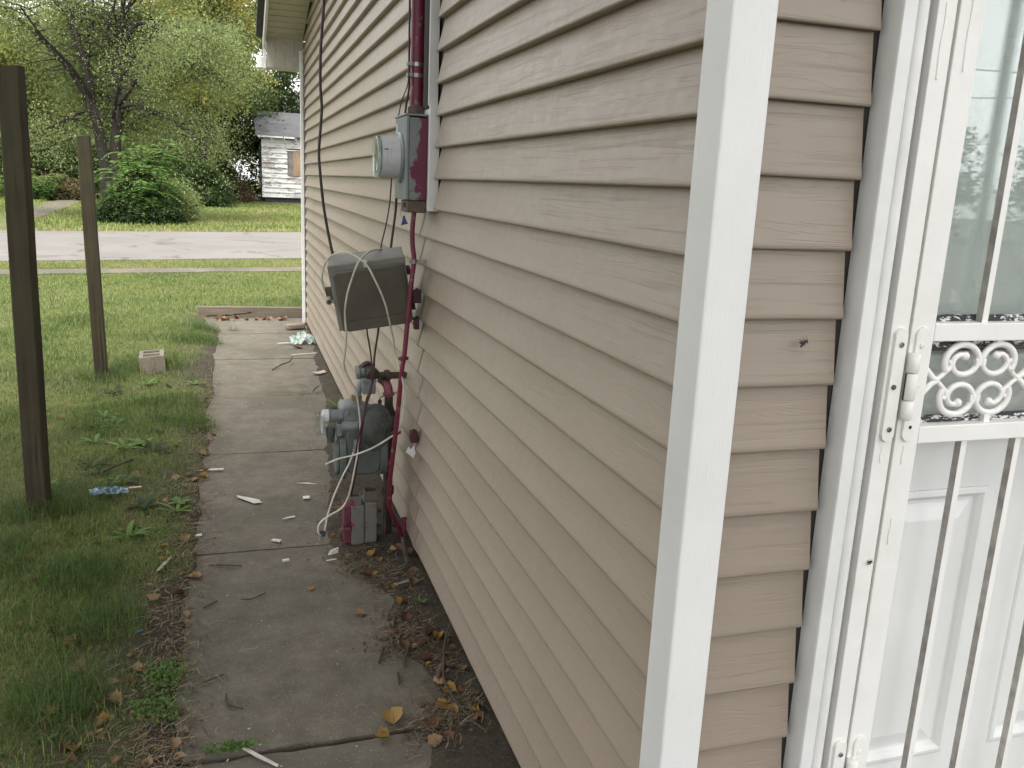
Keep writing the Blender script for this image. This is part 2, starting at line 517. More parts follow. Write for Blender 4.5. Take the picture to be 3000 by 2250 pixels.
M['pinkpipe'] = simple("pink_sprayed_fitting", (0.36, 0.11, 0.15), (0.22, 0.06, 0.08), 25, 0.6, 0.001)
M['brass'] = simple("dull_brass", (0.22, 0.16, 0.085), (0.13, 0.09, 0.05), 20, 0.5, 0.001)
M['ubox'] = painted("grey_plastic_box_magenta_edge", (0.145, 0.142, 0.128), (0.20, 0.028, 0.065), (0, -0.215, -0.315), 0.66, 1.0, 16)
M['blue'] = simple("blue_plastic", (0.03, 0.06, 0.22), (0.02, 0.03, 0.12), 20, 0.4)

# ------------------------------------------------------------------ ground
def path_left(y):      # irregular soil edge left of the path
    b = -0.945 + 0.03 * fbm(y, 0, 1.3, 3, 3.1) + 0.02 * fbm(y, 0, 6, 2, 8.1)
    if y > 8.3: b -= 0.17 * min(1, (y - 8.3) / 0.7)
    return b
DR_Y = [0.0, 0.9, 1.1, 1.26, 1.45, 1.6, 1.8, 1.97, 2.15, 2.36, 2.7, 3.25, 4.0, 5.27, 6.3, 7.6, 9.3]
DR_X = [-0.30, -0.24, -0.20, -0.10, -0.12, -0.235, -0.20, -0.14, -0.24, -0.31, -0.34, -0.27, -0.20, -0.10, -0.07, -0.01, 0.02]
def path_right(y):
    return float(np.interp(y, DR_Y, DR_X)) + 0.02 * fbm(y, 1, 7, 2, 5.5)
def ground_h(x, y):
    base = 0.006 * fbm(x, y, 3, 3, 1.0)
    if y < 9.30 and y > -3:
        l, r = path_left(y), path_right(y)
        n = 0.006 * fbm(x, y, 22, 3, 2.0)
        if x < l:
            d = min(1, (l - x) / 0.16)
            return 0.003 + 0.026 * d * d * (3 - 2 * d) + n * (0.4 + d) + base * d
        if x > r and x < 0.3:
            d = min(1, (x - r) / 0.10)
            return 0.003 + 0.016 * d + n * 1.5
        d = min(1, min(x - l, r - x) / 0.05) if x <= r else 1
        return 0.003 - 0.035 * d
    return 0.022 + base * 1.5
def greenness(x, y):
    if x > -0.2 and y < 9.3: return 0.0
    if y < 9.3:
        l = path_left(y)
        if x > l: return 0.0
        d = min(1.0, (l - x) / 0.45)
        nn = fbm(x, y, 1.1, 3, 4.0)
        near = 0.25 * max(0, 1 - (y - 1) / 4.0)
        return max(0.0, min(1.0, 0.15 + 0.85 * d + 0.45 * nn - near))
    if 13.35 < y - 0.24 * (x + 3.7) < 14.0: return 0.4
    return 0.9
xs = np.concatenate([np.array([-150, -90, -60, -40, -28, -20, -15, -12, -10, -8, -7, -6, -5, -4.5, -4, -3.6, -3.3]), np.arange(-3.1, -1.5, 0.06), np.arange(-1.5, 0.16, 0.025), np.array([0.25, 0.5, 1, 2, 3, 4, 6, 8, 12, 20, 40, 90, 150])])
ys = np.concatenate([np.array([-90, -50, -25, -12, -6, -3, -1.5, -0.6, 0, 0.4]), np.arange(0.6, 5.0, 0.03), np.arange(5.0, 9.6, 0.05), np.array([9.8, 10.2, 11, 12, 13, 14, 15, 16, 18, 20, 22, 24, 26, 28, 30, 34, 38, 44, 50, 60, 80, 120, 200])])
gv = np.array([(x, y, ground_h(x, y)) for y in ys for x in xs])
gg = np.array([greenness(x, y) for y in ys for x in xs])
W = len(xs)
gi = np.arange((len(ys) - 1) * (W - 1)); ii = gi // (W - 1); jj = gi % (W - 1)
gf = np.stack([ii * W + jj, ii * W + jj + 1, (ii + 1) * W + jj + 1, (ii + 1) * W + jj], 1)
ground = fast_mesh("ground", gv, gf, M['ground'], attrs={"green": gg})
ground["kind"] = "structure"
ground.data.shade_smooth()

# garden path of concrete slabs
path = empty("garden_path", (-0.5, 5.0, 0.0)); path["kind"] = "structure"
JY = [-0.35, 1.118, 2.565, 4.03, 5.46, 6.85, 8.22, 9.24]
for i in range(len(JY) - 1):
    y0, y1 = JY[i] + 0.006, JY[i + 1] - 0.006
    if i == 0: y1 -= 0.016
    nx, ny = 26, max(8, int((y1 - y0) / 0.05))
    tilt = [0.004, 0.0, -0.003, 0.003, 0.0, -0.004, 0.002][i]
    mb = MB()
    rows = []
    for b in range(ny + 1):
        row = []
        for a in range(nx + 1):
            x = -1.08 + 1.13 * a / nx; y = y0 + (y1 - y0) * b / ny
            e = min(b, ny - b)
            yy = y + (0.007 * fbm(x, y, 14, 3, i * 3.3) if b in (0, ny) else 0)
            z = -0.0045 + tilt * (b / ny - 0.5) * 1.5 + 0.0025 * fbm(x, y, 5, 3, i) - (0.007 if e == 0 else 0.0)
            row.append((x, yy, z))
        rows.append(row)
    mb.grid(rows)
    n = (ny + 1) * (nx + 1)
    fr = [rows[0][a] for a in range(nx + 1)]; bk = [rows[ny][a] for a in range(nx + 1)]
    mb.grid([[(p[0], p[1], -0.09) for p in fr], fr]); mb.grid([bk, [(p[0], p[1], -0.09) for p in bk]])
    o = mb.build("concrete_slab", M['slab'], path, smooth=True, angle=50)
keep_parent(path)

# street: sidewalk strip, road, far kerb (lines run a little askew to the house)
def strip(name, mat, p0, p1, q0, q1, z, thick=0.0, n=40):
    """quad strip between near line p0-p1 and far line q0-q1 with ragged edges"""
    mb = MB(); rows = [[], [], []]
    for i in range(n + 1):
        t = i / n
        a = Vector(p0).lerp(Vector(p1), t); b = Vector(q0).lerp(Vector(q1), t)
        a.y += 0.10 * fbm(a.x, 0, 0.8, 4, 2.2); b.y += 0.10 * fbm(b.x, 0, 0.8, 4, 6.2)
        c = a.lerp(b, 0.5)
        rows[0].append((a.x, a.y, z)); rows[1].append((c.x, c.y, z + 0.03 * (1 if thick else 0))); rows[2].append((b.x, b.y, z))
    mb.grid(rows)
    if thick:
        mb.grid([[(p[0], p[1], z - thick) for p in rows[0]], rows[0]])
        mb.grid([rows[2], [(p[0], p[1], z - thick) for p in rows[2]]])
    o = mb.build(name, mat); o["kind"] = "structure"; return o
strip("road", M['road'], (-60, 16.43 - 0.30 * 60, 0), (30, 16.43 + 0.30 * 30, 0), (-60, 24.46 - 0.34 * 60, 0), (30, 24.46 + 0.34 * 30, 0), 0.045, 0.06, 90)
strip("street_sidewalk", M['slab'], (-60, 14.10 - 0.23 * 60, 0), (30, 14.10 + 0.23 * 30, 0), (-60, 14.75 - 0.235 * 60, 0), (30, 14.75 + 0.235 * 30, 0), 0.038, 0.05, 90)
strip("driveway", M['slab'], (-7.3, 28.6, 0), (-9.2, 50, 0), (-6.5, 28.6, 0), (-8.0, 50, 0), 0.036, 0.02, 20)

# ------------------------------------------------------------------ grass
def blades(name, pts, hgt, wid, rnd, lean=0.6, flop=None):
    n = len(pts)
    ang = rng.uniform(0, 2 * np.pi, n)
    d = np.stack([np.cos(ang), np.sin(ang), np.zeros(n)], 1)
    s = np.stack([-np.sin(ang), np.cos(ang), np.zeros(n)], 1)
    L = np.abs(rng.normal(0, lean, n)) + 0.1
    if flop is not None: L = L * flop
    h = hgt[:, None]; w = wid[:, None] * 0.5
    up = np.array([0, 0, 1.0])
    cz = 1 / np.sqrt(1 + L ** 2)
    mid = pts + h * 0.55 * (up * cz[:, None] + d * (0.6 * L * cz)[:, None])
    tip = pts + h * (up * (cz * 0.9)[:, None] + d * (1.25 * L * cz)[:, None])
    V = np.stack([pts - s * w, pts + s * w, mid - s * w * 0.8, mid + s * w * 0.8, tip], 1).reshape(-1, 3)
    b = np.arange(n)[:, None] * 5
    F = np.concatenate([b + [0, 1, 3], b + [0, 3, 2], b + [2, 3, 4]], 0)
    return V, F, np.repeat(rnd, 5)
def scatter(x0, x1, y0, y1, n, maskf):
    P = np.stack([rng.uniform(x0, x1, n), rng.uniform(y0, y1, n)], 1)
    k = np.array([maskf(a, b) for a, b in P])
    keep = rng.uniform(0, 1, n) < k
    P = P[keep]
    z = np.array([ground_h(a, b) for a, b in P]) - 0.004
    return np.concatenate([P, z[:, None]], 1)
def near_mask(x, y):
    if x > path_left(y) + 0.02 and y < 9.26: return 0.0
    if x < -1.2 - 0.34 * y - 0.9: return 0.0
    g = greenness(x, y)
    return 0.03 + 0.97 * max(0, g - 0.12) ** 0.8
parts = []
P = scatter(-2.6, -0.9, 0.5, 5.2, 120000, near_mask)
cl_ = np.array([fbm(a, b, 2.3, 3, 9.0) for a, b in P[:, :2]])
h = (0.030 + 0.030 * np.clip(cl_ + 0.4, 0, 1.3)) * rng.uniform(0.5, 1.4, len(P))
rn = np.clip(0.62 - 0.26 * cl_ + rng.normal(0, 0.14, len(P)), 0, 0.85); dead = rng.uniform(0, 1, len(P)) < 0.13
rn[dead] = rng.uniform(0.82, 1.0, dead.sum())
parts.append(blades("g", P, h, np.full(len(P), 0.0027) * rng.uniform(0.6, 1.4, len(P)), rn, 0.9))
P = scatter(-4.6, -0.85, 5.2, 9.3, 75000, near_mask)
cl_ = np.array([fbm(a, b, 1.4, 3, 9.0) for a, b in P[:, :2]])
h = (0.035 + 0.03 * np.clip(cl_ + 0.4, 0, 1.3)) * rng.uniform(0.5, 1.4, len(P))
rn = np.clip(0.60 - 0.2 * cl_ + rng.normal(0, 0.15, len(P)), 0, 0.85); dead = rng.uniform(0, 1, len(P)) < 0.10
rn[dead] = rng.uniform(0.8, 1.0, dead.sum())
parts.append(blades("g", P, h, np.full(len(P), 0.0040), rn, 0.8))
def lawn_mask(x, y):
    if x > 3 or x < -2.2 - 0.26 * (y - 5) - 1.0: return 0
    if 14.10 + 0.23 * x - 0.03 < y < 14.75 + 0.235 * x + 0.03: return 0.0
    if y > 16.43 + 0.30 * x - 0.02: return 0
    return 1
P = scatter(-7, 1.6, 9.34, 16.9, 110000, lawn_mask)
cl_ = np.array([fbm(a, b, 0.9, 4, 9.0) for a, b in P[:, :2]])
rn = np.clip(0.68 - 0.18 * cl_ + rng.normal(0, 0.12, len(P)), 0, 0.88); dead = rng.uniform(0, 1, len(P)) < 0.06
rn[dead] = rng.uniform(0.85, 1.0, dead.sum())
strawy = P[:, 1] > 14.75 + 0.235 * P[:, 0]
rn[strawy] = np.clip(rn[strawy] + 0.10, 0, 1)
parts.append(blades("g", P, rng.uniform(0.03, 0.065, len(P)), np.full(len(P), 0.0065), rn, 0.7))
def far_mask(x, y):
    if y < 24.46 + 0.34 * x + 0.06: return 0
    if x < -0.32 * y - 1: return 0
    if -7.6 - 0.093 * (y - 28.6) < x < -6.5 - 0.07 * (y - 28.6): return 0.05
    return 1
P = scatter(-18, 6, 20, 52, 100000, far_mask)
cl_ = np.array([fbm(a, b, 0.35, 4, 9.0) for a, b in P[:, :2]])
rn = np.clip(0.76 - 0.22 * cl_ + rng.normal(0, 0.10, len(P)), 0, 0.95)
edge = P[:, 1] < 24.46 + 0.34 * P[:, 0] + 1.0 + 0.6 * cl_
rn[edge] = np.clip(rn[edge] + 0.2, 0, 1)
parts.append(blades("g", P, rng.uniform(0.06, 0.14, len(P)), np.full(len(P), 0.024), rn, 0.7))
off = 0; Vs = []; Fs = []; Rs = []
for v, f, r in parts:
    Vs.append(v); Fs.append(f + off); Rs.append(r); off += len(v)
gr = fast_mesh("lawn_grass", np.concatenate(Vs), np.concatenate(Fs), M['grass'], attrs={"rnd": np.concatenate(Rs)})
tag(gr, "short patchy green grass covering the yard and the lawns by the road", "grass", kind="stuff")
# long fine tufts round the posts, the block and along the path
TP = []
for cx, cy, rad, n in ((-1.66, 3.12, 0.16, 500), (-1.50, 3.25, 0.22, 900), (-1.76, 6.02, 0.20, 500), (-1.42, 6.40, 0.3, 700), (-1.12, 7.6, 0.25, 900), (-1.05, 4.6, 0.18, 600), (-1.22, 1.9, 0.16, 600), (-1.28, 1.45, 0.14, 700), (-1.35, 2.35, 0.16, 800), (-0.79, 8.36, 0.05, 90), (-1.05, 8.3, 0.15, 400), (-1.2, 5.1, 0.25, 600), (-1.5, 4.6, 0.3, 700), (-1.75, 2.6, 0.2, 700)):
    a = rng.uniform(0, 2 * np.pi, n); rr = rad * np.sqrt(rng.uniform(0, 1, n))
    TP.append(np.stack([cx + rr * np.cos(a), cy + rr * np.sin(a)], 1))
TP = np.concatenate(TP)
TP = np.concatenate([TP, np.array([[ground_h(a, b)] for a, b in TP])], 1)
v, f, r = blades("t", TP, rng.uniform(0.06, 0.16, len(TP)), np.full(len(TP), 0.0019), np.clip(rng.normal(0.42, 0.15, len(TP)), 0, 0.8), 1.0)
tf = fast_mesh("grass_tufts", v, f, M['grass'], attrs={"rnd": r})
tag(tf, "long fine dark green grass tufts round the posts, block and path edge", "grass", kind="stuff")

# ------------------------------------------------------------------ the house
C = 0.1143            # height of one siding course
ZB = 0.055            # bottom of the siding
house = empty("house")
tag(house, "taupe vinyl-sided house with white corner trim and a barred white door", "house")
HX, HY = 7.0, 8.68
RIDGE, SLOPE = 4.35, 0.215
def rake(y): return 3.06 + SLOPE * (4.40 - abs(y - RIDGE))
wall = MB()
poly = [(0.03, 0.04), (HY - 0.02, 0.04), (HY - 0.02, 2.95), (RIDGE, rake(RIDGE) - 0.02), (0.03, 2.95)]
wall.prism(poly, lambda u, v, t: (t, u, v), 0.0290, 0.05)
wall.box((0.05, HY - 0.06, 0.04), (HX, HY - 0.02, 2.95))
wall.box((0.05, 0.0200, 0.04), (0.34, 0.06, 2.9)); wall.box((1.205, 0.0290, 0.04), (HX, 0.06, 2.9)); wall.box((0.34, 0.0290, 2.27), (1.205, 0.06, 2.9)); wall.box((0.34, 0.0290, 0.04), (1.205, 0.06, 0.20))
wall_o = wall.build("wall", M['sheath'], house)
fo = MB().box((0.034, 0.034, -0.2), (0.2, HY - 0.03, 0.045)).box((0.2, 0.036, -0.2), (HX, 0.2, 0.044))
fo.build("foundation", M['foundation'], house)

def lap_profile(z0, d=1.0):
    return [(a * d, b) for a, b in ((0.0262, z0 + C + 0.006), (0.0258, z0 + C * 0.95), (0.0220, z0 + C * 0.80), (0.0135, z0 + C * 0.48), (0.0055, z0 + C * 0.20), (0.0012, z0 + 0.011), (0.0000, z0 + 0.005), (0.0012, z0 + 0.0014), (0.0045, z0), (0.0262, z0 + 0.0014))]
def bulge(y, z):
    b = 0.0016 * fbm(y, z, 0.9, 2, 3.0) + 0.0012 * fbm(y, z * 6, 2.0, 2, 7.0)
    if z < 1.50: b += 0.0075 * math.exp(-((y - 2.30) / 0.06) ** 2) * (0.6 + 0.4 * math.sin(z * 40))
    return b
def side_course(k, ya, yb, lift=0.0):
    z0 = ZB + k * C
    n = max(2, int((yb - ya) / 0.09))
    prof = lap_profile(z0)
    mb = MB()
    rows = []
    for i in range(n + 1):
        y = ya + (yb - ya) * i / n
        rows.append([(x - lift - bulge(y, z0), y, z + 0.0008 * fbm(y, z0, 1.2, 2, 5.0)) for x, z in prof])
    mb.grid(rows)
    mb.build("siding_panel", M['siding_s'], wall_o, smooth=True, angle=60)
k = 0
while True:
    z0 = ZB + k * C
    if z0 > rake(RIDGE) - 0.1: break
    ya, yb = 0.030, HY - 0.03
    half = 4.40 - max(0, (z0 + 0.02 - 3.06)) / SLOPE
    ya = max(ya, RIDGE - half); yb = min(yb, RIDGE + half)
    cuts = [ya, yb]
    pair = (k // 2) % 3
    if z0 < 1.50:
        cuts = [ya, 2.30, (4.26 if z0 > 1.0 else 4.9 + 0.6 * pair), 6.6 + 0.5 * pair, yb]
    else:
        cuts = [ya, 2.080, None, 2.335, (4.20 if 1.5 < z0 < 1.62 else 6.62 if z0 < 2.9 else 5.6), yb]
    cuts = [c for c in cuts if c is None or ya <= c <= yb]
    i = 0; lift = 0.0
    while i < len(cuts) - 1:
        if cuts[i] is None or cuts[i + 1] is None: i += 1; continue
        side_course(k, cuts[i], cuts[i + 1] + (0.012 if i + 2 < len(cuts) and cuts[i + 2] is not None else 0), lift)
        lift = 0.0014 if lift == 0 else 0.0
        i += 1
    k += 1
# back wall courses, cut round the door
def back_course(k, xa, xb):
    z0 = ZB + k * C + 0.023
    n = max(2, int((xb - xa) / 0.03) if xb < 0.5 else int((xb - xa) / 0.3))
    prof = lap_profile(z0, 0.62)
    mb = MB(); rows = []
    for i in range(n + 1):
        x = xa + (xb - xa) * i / n
        rows.append([(x, y - 0.0012 * fbm(x, z0 * 4, 1.5, 2, 1.0), z) for y, z in prof])
    mb.grid([r[::-1] for r in rows])
    mb.build("siding_panel", M['siding_b'], wall_o, smooth=True, angle=60)
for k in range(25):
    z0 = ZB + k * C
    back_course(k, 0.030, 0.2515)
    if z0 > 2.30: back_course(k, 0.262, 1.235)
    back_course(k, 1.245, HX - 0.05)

# corner posts
def corner_post(x, y, sx, sy, z1, parent):
    """outer corner at (x,y); faces run sx along x and sy along y"""
    t = 0.003
    w = 0.076
    r = 0.004
    pl = [(x + sx * w, y + sy * 0.030), (x + sx * w, y + sy * 0.002), (x + sx * (w - 0.002), y), (x + sx * r, y), (x + sx * r * 0.3, y + sy * r * 0.3), (x, y + sy * r), (x, y + sy * (w - 0.002)), (x + sx * 0.002, y + sy * w), (x + sx * 0.030, y + sy * w),
          (x + sx * 0.030, y + sy * 0.030)]
    if sx * sy < 0: pl = pl[::-1]
    return MB().prism(pl, lambda u, v, t_: (u, v, t_), ZB - 0.02, z1).build("corner_post", M['trim'], parent)
corner_post(-0.036, -0.036, 1, 1, 2.93, house)
corner_post(-0.036, HY + 0.036, 1, -1, 2.93, house)

# roof, rakes and eaves
roof = MB()
ov = 0.385
e0, e1 = -0.42, 9.12
def slabpoly(zoff, th):
    a = [(e0, rake(e0) + zoff), (RIDGE, rake(RIDGE) + zoff), (e1, rake(e1) + zoff)]
    return a + [(y, z + th) for y, z in a[::-1]]
roof.prism(slabpoly(0.11, 0.075), lambda u, v, t: (t, u, v), -ov - 0.080, HX + 0.4)
def shingle_mat():
    t = NT("dark_roof_shingles")
    return t.done(t.mix(t.rng(t.noise(30, 4), 0.3, 0.7), (0.035, 0.032, 0.03), (0.07, 0.065, 0.06)), 0.95, t.bump(t.noise(60, 3), 0.004))
M['shingle'] = shingle_mat()
roof_o = roof.build("roof", M['shingle'], house)
M['soffit'] = simple("cream_vinyl_soffit", (0.50, 0.475, 0.41), (0.44, 0.42, 0.36), 6, 0.5, 0.0004)
def rake_soffit(ya, yb, n):
    """stepped soffit boards under the rake, every board a piece"""
    for i in range(n):
        y0 = ya + (yb - ya) * i / n; y1 = ya + (yb - ya) * (i + 1) / n
        d = 0.006
        m = MB().prism([(y0 + 0.002, rake(y0)), (y1 - 0.002, rake(y1) + d), (y1 - 0.002, rake(y1) + 0.014), (y0 + 0.002, rake(y0) + 0.014)], lambda u, v, t: (t, u, v), -ov + 0.012, 0.004)
        m.build("soffit_board", M['soffit'], roof_o)
rake_soffit(RIDGE, 8.80, 30)
rake_soffit(RIDGE, -0.30, 30)
fas = MB()
pl = [(e0, rake(e0) - 0.045), (RIDGE, rake(RIDGE) - 0.045), (e1, rake(e1) - 0.045), (e1, rake(e1) + 0.108), (RIDGE, rake(RIDGE) + 0.108), (e0, rake(e0) + 0.108)]
fas.prism(pl, lambda u, v, t: (t, u, v), -ov - 0.014, -ov + 0.010)
fas.build("rake_fascia", M['smoothtrim'], roof_o)
# eave return at the far corner: boxed end with upright panels
for i in range(4):
    xa = -ov + 0.014 + i * 0.0955
    MB().box((xa + 0.0015, 8.80, 2.755), (xa + 0.094, 8.815, rake(8.80) + 0.01)).build("soffit_board", M['soffit'], roof_o, bevel=0.002)
MB().box((-ov + 0.012, 8.816, 2.76), (0.0, 9.10, 2.775)).build("eave_underside", M['soffit'], roof_o)
MB().box((-ov - 0.013, 8.795, 2.742), (-ov + 0.0115, 9.11, rake(9.1) - 0.05)).build("eave_end_board", M['smoothtrim'], roof_o, bevel=0.002)
MB().prism([(9.125, 2.80), (9.19, 2.77), (9.24, 2.80), (9.25, 2.89), (9.235, 2.89), (9.225, 2.81), (9.19, 2.785), (9.14, 2.81), (9.14, 2.89), (9.125, 2.89)], lambda u, v, t: (t, u, v), -0.455, HX).build("gutter", M['smoothtrim'], roof_o)
MB().box((-0.46, 8.98, 2.765), (-ov - 0.016, 9.10, 2.88)).build("gutter_end", M['smoothtrim'], roof_o, bevel=0.004)
# back eave soffit
for i in range(24):
    xa = -ov + 0.014 + i * 0.305
    MB().box((xa, -0.41, 2.925), (xa + 0.302, 0.016, 2.937)).build("soffit_board", M['soffit'], roof_o)
MB().box((-ov + 0.012, -0.435, 2.90), (HX + 0.38, -0.413, 3.06)).build("eave_fascia", M['smoothtrim'], roof_o)

# J channel beside the electric service
MB().prism([(0.020, 2.094), (-0.017, 2.094), (-0.019, 2.096), (-0.019, 2.106), (-0.017, 2.108), (0.020, 2.108)], lambda u, v, t: (u, v, t), 1.535, 1.925).build("channel_trim", M['smoothtrim'], house, smooth=True)
MB().box((-0.016, 2.135, 1.926), (0.02, 2.148, 4.0)).build("channel_trim", M['smoothtrim'], house, bevel=0.001)
MB().box((-0.010, 2.109, 1.54), (0.012, 2.40, 1.915)).build("mounting_block", M['smoothtrim'], house, bevel=0.002)
MB().box((0.004, 2.150, 1.92), (0.014, 2.34, 4.0)).build("backing_board", M['sheath'], house)

# ------------------------------------------------------------------ door
DZ0, DZ1 = 0.22, 2.25
def vprof(pl, z0, z1, name, mat, parent, smooth=True):
    return MB().prism(pl, lambda u, v, t: (u, v, t), z0, z1).build(name, mat, parent, smooth=smooth, angle=40)
casing = [(0.264, 0.017), (0.264, -0.026), (0.2665, -0.029), (0.290, -0.029), (0.2935, -0.026), (0.2945, -0.012), (0.300, -0.010)]
for a in range(0, 9):
    an = math.pi - math.pi * a / 8
    casing.append((0.3125 + 0.0125 * math.cos(an), -0.010 - 0.0135 * math.sin(an)))
casing += [(0.3265, 0.017)]
casing = casing[::-1]
frame_o = vprof(casing, DZ0, DZ1 + 0.06, "door_casing", M['smoothtrim'], house)
vprof([(1.53 - u + 0.0, v) for u, v in casing][::-1], DZ0, DZ1 + 0.06, "door_casing", M['smoothtrim'], house)
MB().box((0.3275, -0.027, DZ1 + 0.012), (1.2025, 0.012, DZ1 + 0.06)).build("door_casing", M['smoothtrim'], house, bevel=0.002)
MB().box((0.3268, 0.004, DZ0), (0.3375, 0.017, DZ1)).build("casing_gap", M['dark'], house)
MB().box((0.18, -0.35, 0.0), (1.40, 0.017, 0.20)).build("door_step", M['slab'], house, bevel=0.01)

# inner door: white leaf with raised panels and a glazed top half
inner = MB()
IX0, IX1, IY = 0.375, 1.155, 0.058
def slabcut(x0, x1, z0, z1): inner.box((x0, IY, z0), (x1, IY + 0.04, z1))
slabcut(IX0, IX1, 0.22, 0.5); slabcut(IX0, 0.447, 0.5, 2.2); slabcut(1.073, IX1, 0.5, 2.2); slabcut(0.447, 1.073, 1.105, 1.372); slabcut(0.447, 1.073, 2.08, 2.2); slabcut(0.700, 0.822, 0.5, 1.105)
inner_o = inner.build("inner_door", M['doorpaint'], house)
def raised(x0, x1, z0, z1):
    """moulded panel: stepped frame, sloped field, flat centre"""
    lev = [(0.0, 0.0), (0.004, -0.004), (0.012, -0.005), (0.020, 0.003), (0.024, 0.010), (0.030, 0.010), (0.060, 0.001), (0.064, 0.0)]
    rings = []
    for ins, dy in lev:
        rings.append([(x0 + ins, IY + dy, z0 + ins), (x1 - ins, IY + dy, z0 + ins), (x1 - ins, IY + dy, z1 - ins), (x0 + ins, IY + dy, z1 - ins)])
    mb = MB()
    vs = [p for r in rings for p in r]; fs = []
    for i in range(len(rings) - 1):
        for j in range(4): fs.append((i * 4 + j, i * 4 + (j + 1) % 4, (i + 1) * 4 + (j + 1) % 4, (i + 1) * 4 + j))
    n = len(rings) - 1
    fs.append((n * 4, n * 4 + 1, n * 4 + 2, n * 4 + 3))
    mb.add(vs, fs)
    mb.build("raised_panel", M['doorpaint'], inner_o)
raised(0.4475, 0.6995, 0.5005, 1.1045)
raised(0.8225, 1.0725, 0.5005, 1.1045)
MB().box((0.455, 0.090, 1.435), (1.066, 0.093, 2.075)).build("window_blind", M['blind'], inner_o)
MB().box((0.449, 0.074, 1.374), (1.071, 0.077, 2.078)).build("window_pane", M['glass'], inner_o)
room = MB()
room.box((0.30, 0.9, 0.1), (1.3, 0.92, 2.3)).box((0.28, 0.12, 0.1), (0.30, 0.92, 2.3)).box((1.3, 0.12, 0.1), (1.32, 0.92, 2.3)).box((0.28, 0.12, 2.3), (1.32, 0.92, 2.32)).box((0.28, 0.12, 0.08), (1.32, 0.92, 0.1))
room.build("hallway", M['room'], house)

# security door
sec = MB()
sec.box((0.3785, -0.022, DZ0 + 0.03), (0.4275, 0.008, DZ1 - 0.005)).box((1.1025, -0.022, DZ0 + 0.03), (1.1515, 0.008, DZ1 - 0.005))
sec_o = sec.build("security_door", M['gatepaint'], house, bevel=0.002)
MB().box((0.3378, -0.020, DZ0), (0.3738, 0.016, DZ1 + 0.01)).build("door_jamb", M['gatepaint'], house, bevel=0.0015)
MB().box((1.1562, -0.020, DZ0), (1.1922, 0.016, DZ1 + 0.01)).build("door_jamb", M['gatepaint'], house, bevel=0.0015)
MB().box((0.3738, -0.004, DZ0), (0.3785, 0.015, DZ1)).build("jamb_gap", M['gatepaint2'], house)
def rail(z0, z1): MB().box((0.4277, -0.0225, z0), (1.1023, 0.0075, z1)).build("rail", M['gatepaint'], sec_o, bevel=0.002)
rail(DZ0 + 0.031, 0.32); rail(1.229, 1.261); rail(1.414, 1.446); rail(2.18, DZ1 - 0.006)
for i in range(5):
    x = 0.541 + 0.127 * i
    for z0, z1 in ((0.3195, 1.2295), (1.4455, 2.1805)):
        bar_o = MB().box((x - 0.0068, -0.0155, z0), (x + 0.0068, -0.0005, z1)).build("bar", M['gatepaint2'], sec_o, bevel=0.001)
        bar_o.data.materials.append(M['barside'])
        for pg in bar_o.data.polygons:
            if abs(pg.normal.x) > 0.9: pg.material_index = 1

for z0, z1 in ((1.4462, 1.458), (1.400, 1.4138), (1.2615, 1.274)):
    MB().box((0.4278, -0.001, z0), (1.1022, 0.006, z1)).build("gasket", M['gasket'], sec_o)
MB().box((0.4278, 0.0085, 1.2612), (1.1022, 0.0115, 1.4138)).build("glass_pane", M['glass'], sec_o)
MB().box((0.4278, 0.0085, 1.4462), (1.1022, 0.0115, 2.18)).build("glass_pane", M['glass'], sec_o)
# cast scrolls
def scroll(cx, cz, mx, mz):
    pts = []; rad = []
    for i in range(61):
        t = i / 60
        a = R(212) - R(500) * t
        r = 0.036 - 0.004 * min(1, t * 3) - 0.021 * max(0, (t - 0.42) / 0.58) ** 1.1
        pts.append((cx + mx * r * math.cos(a) * 1.12, -0.009, cz + mz * r * math.sin(a) * 0.92))
        rad.append(0.0066 - 0.0014 * t)
    mb = MB().tube(pts, rad, 8)
    e = Vector(pts[-1])
    mb.lathe([(-0.008, 0.001), (-0.0065, 0.005), (-0.003, 0.0078), (0.0, 0.0086), (0.003, 0.0078), (0.0065, 0.005), (0.008, 0.001)], e, (0, 1, 0), 12)
    # hook at the joint
    hp = [(cx + mx * p[0], -0.009, cz + mz * p[1]) for p in ((-0.052, -0.032), (-0.043, -0.026), (-0.034, -0.018), (-0.027, -0.012), (-0.026, -0.004), (-0.032, 0.001))]
    mb.tube(smooth_path(hp, 4), 0.0048, 8)
    mb.build("scroll", M['gatepaint'], sec_o, smooth=True, angle=80)
for gx_ in (0.551, 0.802):
    for mx in (1, -1):
        for mz in (1, -1):
            scroll(gx_ - mx * 0.0395, 1.3415 + mz * 0.0335, mx, mz)
    for mx in (1, -1):
        for mz in (1, -1):
            x0 = gx_ - mx * 0.090
            MB().tube(smooth_path([(x0, -0.009, 1.3415), (x0 - mx * 0.012, -0.009, 1.3415 + mz * 0.006), (x0 - mx * 0.033, -0.009, 1.3415 + mz * 0.026)], 4), [0.0062] * 8 + [0.0052], 8).build("scroll_arm", M['gatepaint'], sec_o, smooth=True, angle=80)
    for za, zb in ((1.407, 1.4145), (1.2605, 1.277)):
        MB().box((gx_ + 0.028, -0.014, za), (gx_ + 0.042, -0.004, zb)).build("stub", M['gatepaint'], sec_o, bevel=0.001)
    MB().box((gx_ - 0.012, -0.014, 1.366), (gx_ + 0.012, -0.004, 1.380)).build("stub", M['gatepaint'], sec_o, bevel=0.002)
    MB().box((gx_ - 0.012, -0.014, 1.300), (gx_ + 0.012, -0.004, 1.314)).build("stub", M['gatepaint'], sec_o, bevel=0.002)
M['screw'] = simple("screw_head", (0.32, 0.32, 0.31), (0.18, 0.17, 0.16), 60, 0.35, 0, None, 0.8)
